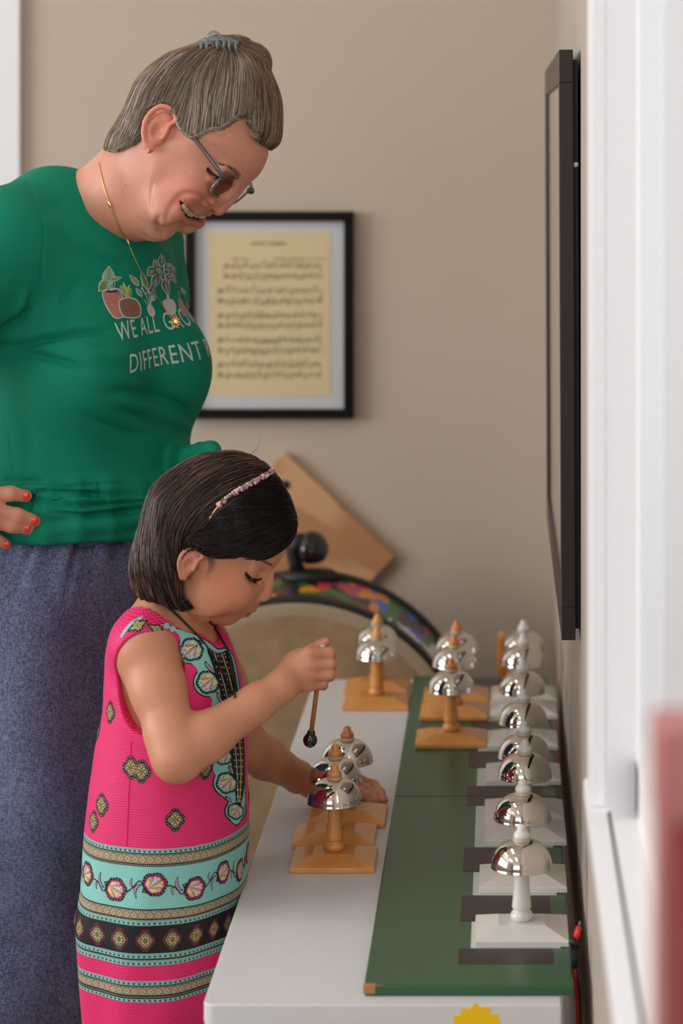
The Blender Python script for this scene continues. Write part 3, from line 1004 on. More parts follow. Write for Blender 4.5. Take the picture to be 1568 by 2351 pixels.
def add_ear(S, H, c, size, side, tilt=0.0, out=.35):
    """ear with rim, inner fold, hollow, tragus and lobe; c: (f, l, u) of its middle"""
    ct, st_ = math.cos(tilt), math.sin(tilt)

    def W(a, b_, o_=0):       # a: forward, b: up, in units of ear height; o: outward
        a, b_ = a * size, b_ * size
        back = max(0, -a)
        return H.w(c[0] + a * ct - b_ * st_, side * (c[1] + o_ * size + back * out), c[2] + a * st_ + b_ * ct)
    r = size
    plate = H.w(c[0] - .02 * size, side * (c[1] + .05 * size), c[2])
    ax = (H.f * ct + H.u * st_, H.s, -H.f * st_ + H.u * ct)
    fz = A3(H.f) * ct + A3(H.u) * st_ - side * out * A3(H.s); fz = fz / np.linalg.norm(fz)
    uz = -A3(H.f) * st_ + A3(H.u) * ct; sz = np.cross(uz, fz)
    S.ell(W(-.05, .0, .02), (.25 * r, .065 * r, .42 * r), (fz, sz, uz), k=.003)
    helix = [(.16, .02), (.14, .20), (.22, .34), (.12, .47), (-.06, .51), (-.22, .44), (-.32, .26), (-.34, .05), (-.29, -.14), (-.20, -.30), (-.09, -.42)]
    hp_ = catmull(helix, 3, False)
    S.chain([W(a, b_, .07) for a, b_ in hp_], [(.046 + .012 * math.sin(i / len(hp_) * math.pi)) * r for i in range(len(hp_))], k=.0012)
    S.ell(W(-.02, -.42, .05), (.13 * r, .07 * r, .13 * r), (fz, sz, uz), k=.003)
    S.ell(W(-.03, -.04, .13), (.12 * r, .12 * r, .17 * r), (fz, sz, uz), k=.002, mode='-')
    S.ell(W(-.06, .27, .13), (.11 * r, .07 * r, .13 * r), (fz, sz, uz), k=.002, mode='-')
    anti = catmull([(.02, .26), (-.12, .18), (-.19, .04), (-.17, -.12), (-.08, -.23), (.03, -.24)], 3, False)
    S.chain([W(a, b_, .05) for a, b_ in anti], [.035 * r] * len(anti), k=.0012)
    S.ell(W(.15, -.08, .07), (.055 * r, .06 * r, .085 * r), (fz, sz, uz), k=.002)
    return W


def hair_strands(name, bvh, seeds, nrm, flow, length, npt, rad, cols, parent, mat_, lift=.0012, rng=None, jitter=.15, back=.5, stop=None, curl=None):
    """thin tapering strands that follow the flow along a surface"""
    V = []; F = []; C = []
    n0 = 0; seg = 3
    for si in range(len(seeds)):
        L_ = length[si] if hasattr(length, '__len__') else length * rng.uniform(.6, 1.25)
        st_ = L_ / (npt - 1)
        jit = rng.uniform(-jitter, jitter); lf = lift * rng.uniform(.1, 1.6)

        def walk(p, n, sgn, cnt):
            out = []
            for _ in range(cnt):
                d_ = flow(p)
                if d_ is None: break
                d_ = Vector(d_) * sgn
                d_ = d_ - n * d_.dot(n)
                if d_.length < 1e-6: break
                d_.normalize(); w_ = n.cross(d_); d_ = (d_ + w_ * jit * sgn).normalized()
                p = p + d_ * st_
                hit = bvh.find_nearest(p)
                if hit[0] is None: break
                if stop is not None and stop(hit[0]): break
                if (hit[0] - p).length > st_ * 1.6 and sgn < 0: break
                p = hit[0]; n = hit[1]; out.append((p, n))
            return out
        p = Vector(seeds[si]); n = Vector(nrm[si])
        nb_ = int(npt * back)
        a = walk(p, n, -1, nb_)[::-1]; b_ = walk(p, n, 1, npt - nb_)
        pl = a + [(p, n)] + b_
        if len(pl) < 4: continue
        m_ = len(pl)
        col = cols[rng.randrange(len(cols))] if isinstance(cols, list) else cols(p, rng)
        r0 = rad * rng.uniform(.7, 1.3)
        for i, (q_, nn) in enumerate(pl):
            t_ = (pl[min(i + 1, m_ - 1)][0] - pl[max(i - 1, 0)][0]).normalized(); w_ = t_.cross(nn)
            s_ = i / (m_ - 1); rr = r0 * (math.sin(math.pi * min(max(s_ * .9 + .07, 0), 1)) ** .5)
            c_ = q_ + nn * (lf * math.sin(math.pi * s_ * .8 + .3))
            for k in range(seg):
                an = 2 * math.pi * k / seg
                V.append(c_ + (nn * math.cos(an) + w_ * math.sin(an)) * rr); C.append(col)
        for i in range(m_ - 1):
            for k in range(seg):
                F.append((n0 + i * seg + k, n0 + i * seg + (k + 1) % seg, n0 + (i + 1) * seg + (k + 1) % seg, n0 + (i + 1) * seg + k))
        n0 += m_ * seg
    return np_mesh(name, np.array([tuple(v) for v in V]), np.array(F), mat_, parent, col=np.array(C))


def sample_faces(v, f, n, rng, keep=None):
    a = np.linalg.norm(np.cross(v[f[:, 2]] - v[f[:, 0]], v[f[:, 3]] - v[f[:, 1]]), axis=1)
    c = v[f].mean(1)
    if keep is not None: a = a * keep(c)
    cs = np.cumsum(a); idx = np.searchsorted(cs, rng.random(n) * cs[-1])
    idx = np.minimum(idx, len(f) - 1)
    w = rng.dirichlet((1, 1, 1, 1), n)
    pts = (v[f[idx]] * w[:, :, None]).sum(1)
    nn = np.cross(v[f[idx, 2]] - v[f[idx, 0]], v[f[idx, 3]] - v[f[idx, 1]])
    return pts, nn / np.maximum(np.linalg.norm(nn, axis=1), 1e-12)[:, None]


M['skin'] = mat('skin', (1, 1, 1, 1), 0.48, sss=.12, vcol='tint', var=.03, vscale=40, bump=.05, bscale=500)
M['hair'] = mat('hair', (1, 1, 1, 1), 0.38, vcol='tint', spec=.4)


# ================================================================ the girl
gY = 2.93
GH = HeadFrame(P(460, 1274, gY), 24, 5, 0)
girl = empty('person', (-.405, gY, 0), 'small child in a sleeveless pink patterned dress holding a mallet over the bells', 'person')
gx, gy_ = -.399, gY
gyaw = R(14)
gF = np.array([math.cos(gyaw), -math.sin(gyaw), 0]); gR = np.array([-math.sin(gyaw), -math.cos(gyaw), 0]); gU = np.array([0, 0, 1.])
GT = lambda f, r, z: np.array([gx, gy_, 0]) + gF * f + gR * r + gU * z
gax = (gF, gR, gU)


def girl_torso(S, e=0.0):
    S.ell(GT(.004, 0, .730), (.066 + e, .082 + e, .11 + e), gax, k=.03)
    S.ell(GT(-.016, 0, .785), (.054 + e, .082 + e, .065 + e), gax, k=.03)
    S.cap(GT(-.010, -.078, .808), GT(-.010, .078, .808), .030 + e, k=.025)
    S.cap(GT(-.012, .060, .822), GT(-.004, .018, .852), .018 + e, k=.02)
    S.cap(GT(-.012, -.060, .822), GT(-.004, -.018, .852), .018 + e, k=.02)
    return S


GS = Sdf()
girl_torso(GS)
GS.ell(GT(.006, 0, .62), (.080, .086, .11), gax, k=.03)
GS.ell(GT(-.004, 0, .52), (.084, .092, .09), gax, k=.03)
for s_ in (-1, 1):      # legs and feet
    GS.chain([GT(-.004, s_ * .045, .50), GT(.0, s_ * .045, .27), GT(-.008, s_ * .045, .20), GT(-.006, s_ * .045, .06)], [.052, .034, .034, .022], k=.012)
    GS.cap(GT(-.012, s_ * .045, .024), GT(.075, s_ * .050, .018), .022, .016, k=.012)
# neck
nb = GT(-.002, 0, .840)
GS.chain([nb, GH.w(-.006, 0, -.045), GH.w(-.01, 0, .01)], [.036, .032, .04], k=.018)
# head
face_px = [(663, 1235), (659, 1252), (650, 1277), (640, 1292), (628, 1303), (618, 1325), (608, 1350), (601, 1370), (597, 1384), (592, 1393), (585, 1402), (578, 1407), (569, 1414), (556, 1419), (546, 1426),
           (533, 1434), (515, 1436), (492, 1430), (466, 1416), (446, 1400), (425, 1380), (400, 1350), (372, 1300), (352, 1240), (345, 1180), (362, 1120), (410, 1075), (470, 1052), (530, 1050), (585, 1070), (630, 1120), (657, 1180)]
fn, c_, rad_, gPF = inflate(GH, face_px, .068, [(-.07, .040), (-.05, .044), (-.03, .052), (0, .063), (.02, .068), (.06, .073), (.10, .073), (.14, .06)], (.16, .02, .10))
GS.func(fn, c_, rad_, k=.012)
gl = lambda px, py, l=0: GH.from_px(px, py, l)
# cheeks
for s_ in (-1, 1):
    GS.ell(GH.w(.056, s_ * .036, -.012), (.026, .021, .026), GH.axes, k=.022)
    GS.ell(GH.w(.030, s_ * .044, -.034), (.026, .013, .022), GH.axes, k=.02)
# eye sockets, lids
ef, eu = gl(571, 1309, .03)
for s_ in (-1, 1):
    GS.ell(GH.w(ef + .016, s_ * .033, eu + .001), (.011, .0165, .010), GH.axes, k=.014, mode='-')
    GS.ell(GH.w(ef + .0005, s_ * .031, eu + .0005), (.0115, .0150, .0110), GH.axes, k=.004)
    GS.cap(GH.w(ef - .001 + .0110, s_ * .020, eu - .0065), GH.w(ef - .007 + .0090, s_ * .044, eu - .0050), .0018, .0014, k=.003)
    GS.cap(GH.w(ef + .0115, s_ * .018, eu + .0085), GH.w(ef + .005, s_ * .042, eu + .0095), .0030, .0026, k=.008)
# nose
n1 = gl(632, 1305); n2 = gl(624, 1343); n3 = gl(623, 1369)
GS.chain([GH.w(n1[0] - .0065, 0, n1[1]), GH.w(n2[0] - .0055, 0, n2[1]), GH.w(n3[0] - .0070, 0, n3[1])], [.0055, .0062, .0078], k=.007)
n4 = gl(610, 1378)
for s_ in (-1, 1):
    GS.ell(GH.w(n4[0] - .0050, s_ * .0078, n4[1] + .0028), (.0070, .0052, .0058), GH.axes, k=.004)
    GS.ell(GH.w(n4[0] - .0010, s_ * .0052, n4[1] - .0044), (.0036, .0022, .0022), GH.axes, k=.002, mode='-')
# lips
m1 = gl(588, 1399); m2 = gl(572, 1412); mc = gl(555, 1404, .014)
up = [(0, m1[0] - .0040, m1[1] - .0005), (.006, m1[0] - .0045, m1[1] - .0002), (.0125, mc[0] - .0015, mc[1] + .0010)]
lo_ = [(0, m2[0] - .0042, m2[1] + .0008), (.006, m2[0] - .0050, m2[1] + .0010), (.012, mc[0] - .002, mc[1] - .0018)]
for s_ in (-1, 1):
    GS.chain([GH.w(f, s_ * l, u) for l, f, u in up], [.0044, .0042, .0020], k=.0030)
    GS.chain([GH.w(f, s_ * l, u) for l, f, u in lo_], [.0048, .0044, .0022], k=.0030)
gm = ((m1[0] + m2[0]) / 2, (m1[1] + m2[1]) / 2)
GS.chain([GH.w(mc[0] + .001, -.0155, mc[1] - .0005), GH.w(gm[0] + .0022, 0, gm[1] - .0004), GH.w(mc[0] + .001, .0155, mc[1] - .0005)], [.0008, .0014, .0008], k=.0015, mode='-')
# ears
ea = gl(437, 1296, .070)
for s_ in (-1, 1): add_ear(GS, GH, (ea[0], .0675, ea[1] + .0005), .0415, s_, R(-4))
# right arm, raised
rs = A3(P(338, 1500, 2.858)); re = A3(P(408, 1737, 2.802)); rw = A3(P(648, 1575, 2.872))
GS.chain([rs, rs + (re - rs) * .35, rs + (re - rs) * .8, re], [.0340, .0310, .0285, .0280], k=.014)
GS.chain([re, re + (rw - re) * .28, re + (rw - re) * .75, rw], [.0285, .0275, .0215, .0185], k=.012)
# right hand closed on the stick
hp_ = lambda px, py, y: A3(P(px, py, y))
GS.chain([rw, hp_(678, 1543, 2.892)], [.0180, .0200], k=.012)
GS.ell(hp_(693, 1537, 2.893), (.0225, .0165, .0255), k=.012)
for (a, y0) in (((712, 1499), 2.884), ((719, 1524), 2.881), ((721, 1549), 2.882), ((716, 1571), 2.886)):
    GS.cap(hp_(676, 1548, 2.888), hp_(a[0] - 4, a[1], y0), .0125, .0088, k=.007)
fin = [([(714, 1500, 2.882), (757, 1499, 2.889), (759, 1503, 2.906), (733, 1508, 2.921)], [.0078, .0068, .0064, .0056]),
       ([(718, 1526, 2.880), (759, 1525, 2.886), (760, 1529, 2.903), (732, 1532, 2.919)], [.0076, .0066, .0062, .0055]),
       ([(720, 1550, 2.881), (757, 1549, 2.886), (757, 1553, 2.902), (730, 1555, 2.917)], [.0074, .0062, .0058, .0052]),
       ([(714, 1571, 2.885), (742, 1570, 2.889), (742, 1574, 2.902), (722, 1575, 2.914)], [.0066, .0056, .0052, .0047])]
for i_, (pp, rr) in enumerate(fin):
    D_ = Sdf(); D_.chain([hp_(*q_) for q_ in pp], rr, k=.004)
    GS.func(D_.d, hp_(742, pp[1][1], 2.895), .035, k=.0012 if i_ else .002)
TH = Sdf(); TH.chain([hp_(690, 1520, 2.906), hp_(716, 1497, 2.914), hp_(736, 1484, 2.913), hp_(748, 1473, 2.908)], [.0105, .0085, .0072, .0058], k=.006)
GS.func(TH.d, hp_(720, 1497, 2.911), .05, k=.005)
# left arm, hand resting on the table
ls = GT(-.010, -.093, .806); le = A3(P(563, 1712, 3.085)); lw = A3(P(712, 1800, 3.285))
GS.chain([ls, ls + (le - ls) * .5, le], [.0355, .031, .0275], k=.02)
GS.chain([le, le + (lw - le) * .3, le + (lw - le) * .8, lw], [.0275, .0265, .0195, .0165], k=.012)
GS.chain([lw, hp_(760, 1800, 3.315)], [.0160, .0150], k=.01)
for a in ((826, 1792, 3.345), (820, 1800, 3.330), (812, 1808, 3.317), (802, 1813, 3.306)):
    GS.cap(hp_(765, 1804, 3.318), hp_(*a), .0125, .0085, k=.008)
lfin = [([(826, 1793, 3.345), (858, 1802, 3.350), (874, 1820, 3.322), (882, 1838, 3.298)], [.0082, .0068, .0062, .0055]),
        ([(820, 1802, 3.332), (846, 1812, 3.328), (860, 1827, 3.310), (867, 1840, 3.294)], [.0080, .0066, .0060, .0054]),
        ([(812, 1810, 3.318), (832, 1819, 3.312), (845, 1831, 3.300), (850, 1841, 3.293)], [.0076, .0064, .0058, .0052])]
for pp, rr in lfin:
    D_ = Sdf(); D_.chain([hp_(*q_) for q_ in pp], rr, k=.004)
    GS.func(D_.d, hp_(*pp[1]), .04, k=.002)
D_ = Sdf(); D_.chain([hp_(800, 1815, 3.307), hp_(815, 1826, 3.302), hp_(826, 1836, 3.297)], [.0068, .0056, .0050], k=.004); GS.func(D_.d, hp_(815, 1826, 3.3), .03, k=.002)
D_ = Sdf(); D_.chain([hp_(735, 1812, 3.296), hp_(752, 1824, 3.297), hp_(770, 1832, 3.297)], [.0085, .0066, .0056], k=.004); GS.func(D_.d, hp_(755, 1820, 3.297), .03, k=.005)

zfine = np.concatenate([np.arange(0, .46, .010), np.arange(.46, .62, .003), np.arange(.62, 1.06, .0015)])
gv, gf = surface_net(GS.d, (-.53, 2.74, 0.0), (-.14, 3.38, 1.0), .0016 if not globals().get('COARSE') else .003, zfine)
gv = smooth_verts(gv, gf, 2, .5)
# skin colours
base = lin(206, 144, 112)
col = np.tile(base, (len(gv), 1))
f, l, u = GH.loc(gv)
inhead = (np.abs(l) < .09) & (f > -.1) & (f < .13) & (u > -.07) & (u < .15)
w = np.exp(-(((f - .052) / .028) ** 2 + ((u + .008) / .026) ** 2)) * sst(.02, .04, np.abs(l)) * inhead
col = mixc(col, w * .55, lin(206, 118, 88))
w = np.exp(-(((f - n3[0]) / .012) ** 2 + ((u - n3[1]) / .010) ** 2)) * inhead
col = mixc(col, w * .4, lin(205, 125, 100))
# lips
tl = (u - (m1[1] + .0038)) ; 
lipw = inhead & (np.abs(l) < .0150) & (f > mc[0] - .002)
uc = gm[1] + (mc[1] - gm[1]) * (np.abs(l) / .0145)
halfh = np.where(u > uc, .0052, .0068) * np.sqrt(np.clip(1 - (np.abs(l) / .0152) ** 2, 0, 1))
w = np.where(lipw, 1 - sst(.72, 1.05, np.abs(u - uc) / np.maximum(halfh, 1e-4)), 0)
col = mixc(col, w * .75, lin(178, 86, 84))
w = np.where(lipw, np.exp(-((u - uc) / .0011) ** 2), 0); col = mixc(col, w * .5, lin(110, 45, 42))
# nostrils, brow hairs
w = np.where(inhead, np.exp(-(((f - n4[0] + .001) / .0035) ** 2 + ((u - n4[1] + .0035) / .0022) ** 2 + ((np.abs(l) - .0054) / .0026) ** 2)), 0); col = mixc(col, w * .9, lin(70, 30, 25))
bw = gl(600, 1290, .02); bw2 = gl(568, 1280, .045)
ua = eu + .0185 + .0035 * np.sin(np.clip((np.abs(l) - .012) / .034, 0, 1) * math.pi)
w = np.where(inhead & (f > .05), np.exp(-((u - ua) / .0026) ** 2) * sst(.010, .016, np.abs(l)) * (1 - sst(.036, .047, np.abs(l))), 0)
# reddish ears, knuckles, fingertips
w = np.where(inhead & (np.abs(l) > .066) & (np.abs(f - ea[0]) < .021) & (np.abs(u - ea[1]) < .026), .35, 0); col = mixc(col, w, lin(200, 118, 98))
for q_, r_ in ((hp_(745, 1478, 2.91), .012), (hp_(880, 1836, 3.3), .02), (hp_(862, 1840, 3.295), .012)):
    w = np.exp(-((gv - q_) ** 2).sum(1) / r_ ** 2); col = mixc(col, w * .6, lin(216, 128, 116))
for q_ in ((716, 1497, 2.875), (722, 1523, 2.872), (724, 1549, 2.874), (718, 1571, 2.878)):
    w = np.exp(-((gv - hp_(*q_)) ** 2).sum(1) / .009 ** 2); col = mixc(col, w * .3, lin(196, 118, 96))
gb = np_mesh('body', gv - np.array(girl.location), gf, M['skin'], girl, col=col)
# lashes and brows
GO = A3(girl.location)
rl_ = random.Random(5)
bvh_g = BVHTree.FromPolygons([tuple(p) for p in gv], [tuple(q_) for q_ in gf])


def lash_brow(H, Sd, bvh, root, O, lid, brow, lash_m, brow_m, n_l, len_l, n_b, wid_b, len_b, r_l):
    lidp = catmull([trace(Sd, x, y) for x, y in lid], 5, False); bp_ = catmull([trace(Sd, x, y) for x, y in brow], 5, False)
    for s_ in (1, -1):
        mm_ = (lambda p: p) if s_ > 0 else (lambda p: mirror(H, p))
        b = MB(); LP = [mm_(p) for p in lidp]
        b.tube([p + H.f * .0002 - O for p in LP], [r_l * (.6 + .8 * math.sin(math.pi * (i + .5) / len(LP))) for i in range(len(LP))], 6)
        for i in range(n_l):
            t = i / (n_l - 1); k = t * (len(LP) - 1.001); j = int(k); p0 = LP[j] + (LP[j + 1] - LP[j]) * (k - j)
            outw = (1 - t) - .45
            p1 = p0 + (H.f * .70 - H.u * .62 + H.s * s_ * outw * .9) * len_l * (.8 + .4 * (1 - t)) * rl_.uniform(.85, 1.1); pm = (p0 + p1) / 2 - H.u * len_l * .12
            b.tube([p0 - O, pm - O, p1 - O], [.00040, .00030, .00008], 4)
        b.build('eyelashes', lash_m, root)
        b = MB(); BP = [mm_(p) for p in bp_]
        for i in range(n_b):
            t = rl_.random() ** .9; k = t * (len(BP) - 1.001); j = int(k); p0 = BP[j] + (BP[j + 1] - BP[j]) * (k - j)
            dr = (BP[j] - BP[j + 1]); dr = dr / max(np.linalg.norm(dr), 1e-9)
            p0 = p0 + H.u * rl_.uniform(-1, 1) * wid_b * (.35 + .65 * t); p1 = p0 + dr * len_b + H.u * rl_.uniform(.0, .3) * len_b
            h1 = bvh.find_nearest(Vector(p0)); h2 = bvh.find_nearest(Vector(p1))
            b.tube([A3(h1[0]) + A3(h1[1]) * .0001 - O, A3(h2[0]) + A3(h2[1]) * .0004 - O], [.00015, .00005], 3)
        b.build('eyebrow', brow_m, root)


lash_brow(GH, GS, bvh_g, girl, GO, [(563, 1313), (571, 1323), (583, 1330), (594, 1331), (601, 1327)], [(570, 1284), (588, 1284), (606, 1289), (624, 1299)],
          mat('lash', srgb(22, 14, 14), .6), mat('brow', srgb(88, 60, 48), .7), 36, .0075, 150, .0026, .0060, .0012)

# ---------------------------------------------------------------- her dress
DZ = [(.335, .084, .106, -.0125), (.40, .0905, .109, -.0135), (.467, .0965, .111, -.0145), (.505, .0950, .111, -.0085), (.573, .0945, .109, -.0050), (.625, .0905, .105, -.0035), (.678, .0865, .100, .000), (.72, .080, .097, .004), (.75, .074, .092, .004), (.775, .066, .080, .006), (.80, .056, .07, .004)]
dz_, dA, dB, dC = [np.array(a) for a in zip(*DZ)]


def dress_loft(p):
    q_ = p - np.array([gx, gy_, 0]); f = q_ @ gF; r = q_ @ gR; z = p[:, 2]
    A_ = np.interp(z, dz_, dA); B_ = np.interp(z, dz_, dB); c = np.interp(z, dz_, dC)
    n_ = 2.3
    k = (np.abs((f - c) / A_) ** n_ + np.abs(r / B_) ** n_) ** (1 / n_)
    an = np.arctan2(r / B_, (f - c) / A_)
    fold = .0022 * np.sin(an * 5 + 1.2) * sst(.62, .36, z) + .0012 * np.sin(an * 9 + z * 14) * sst(.66, .40, z)
    d_ = (k - 1) * np.minimum(A_, B_) - fold
    return np.maximum(d_, np.maximum(.338 + .004 * np.sin(an * 3) - z, z - .80))


DS = Sdf(); girl_torso(DS, .0045)
DS.func(dress_loft, (gx, gy_, .55), .30, k=.02)
DS.cap(GT(-.010, 0, .826), GT(.05, 0, .95), .059, .085, k=.002, mode='-')        # neck opening
NK = Sdf()
DS.ell(GT(.078, 0, .868), (.062, .046, .072), gax, k=.003, mode='-')


def armhole(p):
    q_ = p - np.array([gx, gy_, 0]); f = q_ @ gF; r = np.abs(q_ @ gR); z = p[:, 2]
    e = (np.sqrt(((f - .006) / .038) ** 2 + ((z - .768) / .060) ** 2) - 1) * .045
    return np.maximum(e, (.052 - r))


DS.func(armhole, GT(0, 0, .77), .16, k=.003, mode='-')
DS.ell(GT(0, 0, .25), (.088, .100, .12), gax, k=.003, mode='-')
dv_, df_ = surface_net(DS.d, (-.54, 2.78, .32), (-.27, 3.08, .88), .0022)
dv_ = smooth_verts(dv_, df_, 2, .5)


def dress_uv(v):
    q_ = v - np.array([gx, gy_, 0]); f = q_ @ gF; r = q_ @ gR; z = v[:, 2]
    an = np.arctan2(r, f)      # 0 at the front, + towards the camera side
    return np.stack([an * .100, z], 1)


DRESS_FRONT_DY = 0.0


# ---------------------------------------------------------------- printed shapes laid on cloth
from mathutils.geometry import tessellate_polygon


class Print:
    """flat coloured shapes draped on a surface; each goes into the garment's own mesh"""
    def __init__(self, mapper, maxe): self.mp = mapper; self.maxe = maxe; self.v = []; self.f = []; self.m = []

    def poly(self, pts, mi, layer=0, maxe=None):
        maxe = maxe or self.maxe
        p = [Vector((x, y, 0)) for x, y in pts]
        if len(p) < 3: return
        tris = [tuple(t) for t in tessellate_polygon([p])]
        self.tris([(v.x, v.y) for v in p], tris, mi, layer, maxe)

    def tris(self, P2, tris, mi, layer=0, maxe=None):
        maxe = maxe or self.maxe
        P2 = list(P2)
        for _ in range(7):
            cache = {}; out = []; ch = False

            def mid(a, b_):
                k = (min(a, b_), max(a, b_))
                if k not in cache:
                    cache[k] = len(P2); P2.append(((P2[a][0] + P2[b_][0]) / 2, (P2[a][1] + P2[b_][1]) / 2))
                return cache[k]
            L = lambda a, b_: math.hypot(P2[a][0] - P2[b_][0], P2[a][1] - P2[b_][1]) > maxe
            for a, b_, c in tris:
                s1, s2, s3 = L(a, b_), L(b_, c), L(c, a)
                n_ = s1 + s2 + s3
                if n_ == 0: out.append((a, b_, c)); continue
                ch = True
                ab = mid(a, b_) if s1 else None; bc = mid(b_, c) if s2 else None; ca = mid(c, a) if s3 else None
                if n_ == 3: out += [(a, ab, ca), (ab, b_, bc), (ca, bc, c), (ab, bc, ca)]
                elif n_ == 1:
                    if s1: out += [(a, ab, c), (ab, b_, c)]
                    elif s2: out += [(a, b_, bc), (a, bc, c)]
                    else: out += [(a, b_, ca), (ca, b_, c)]
                else:
                    if not s1: out += [(a, b_, bc), (a, bc, ca), (ca, bc, c)]
                    elif not s2: out += [(a, ab, ca), (ab, b_, c), (ab, c, ca)]
                    else: out += [(a, ab, c), (ab, b_, bc), (ab, bc, c)]
            tris = out
            if not ch: break
        pos = [self.mp(x, y, layer) for x, y in P2]
        n0 = len(self.v); idx = {}
        for i, q_ in enumerate(pos):
            if q_ is not None: idx[i] = n0 + len(idx); self.v.append(tuple(q_))
        for a, b_, c in tris:
            if a in idx and b_ in idx and c in idx:
                va, vb, vc = [Vector(self.v[idx[k]]) for k in (a, b_, c)]
                if max((va - vb).length, (vb - vc).length, (vc - va).length) < self.jump:
                    self.f.append((idx[a], idx[b_], idx[c])); self.m.append(mi)
    jump = .02


def circ(x, y, r, n=8, ry=None, rot=0):
    ry = ry or r; c, s = math.cos(rot), math.sin(rot)
    return [(x + r * math.cos(2 * math.pi * i / n) * c - ry * math.sin(2 * math.pi * i / n) * s, y + r * math.cos(2 * math.pi * i / n) * s + ry * math.sin(2 * math.pi * i / n) * c) for i in range(n)]


def ribbon(pts, w0, w1=None):
    pts = [Vector((x, y)) for x, y in pts]; w1 = w0 if w1 is None else w1; a = []; b_ = []
    for i, p in enumerate(pts):
        t = (pts[min(i + 1, len(pts) - 1)] - pts[max(i - 1, 0)]).normalized(); n_ = Vector((-t.y, t.x))
        w = w0 + (w1 - w0) * i / (len(pts) - 1)
        a.append(p + n_ * w / 2); b_.append(p - n_ * w / 2)
    return [(p.x, p.y) for p in a + b_[::-1]]


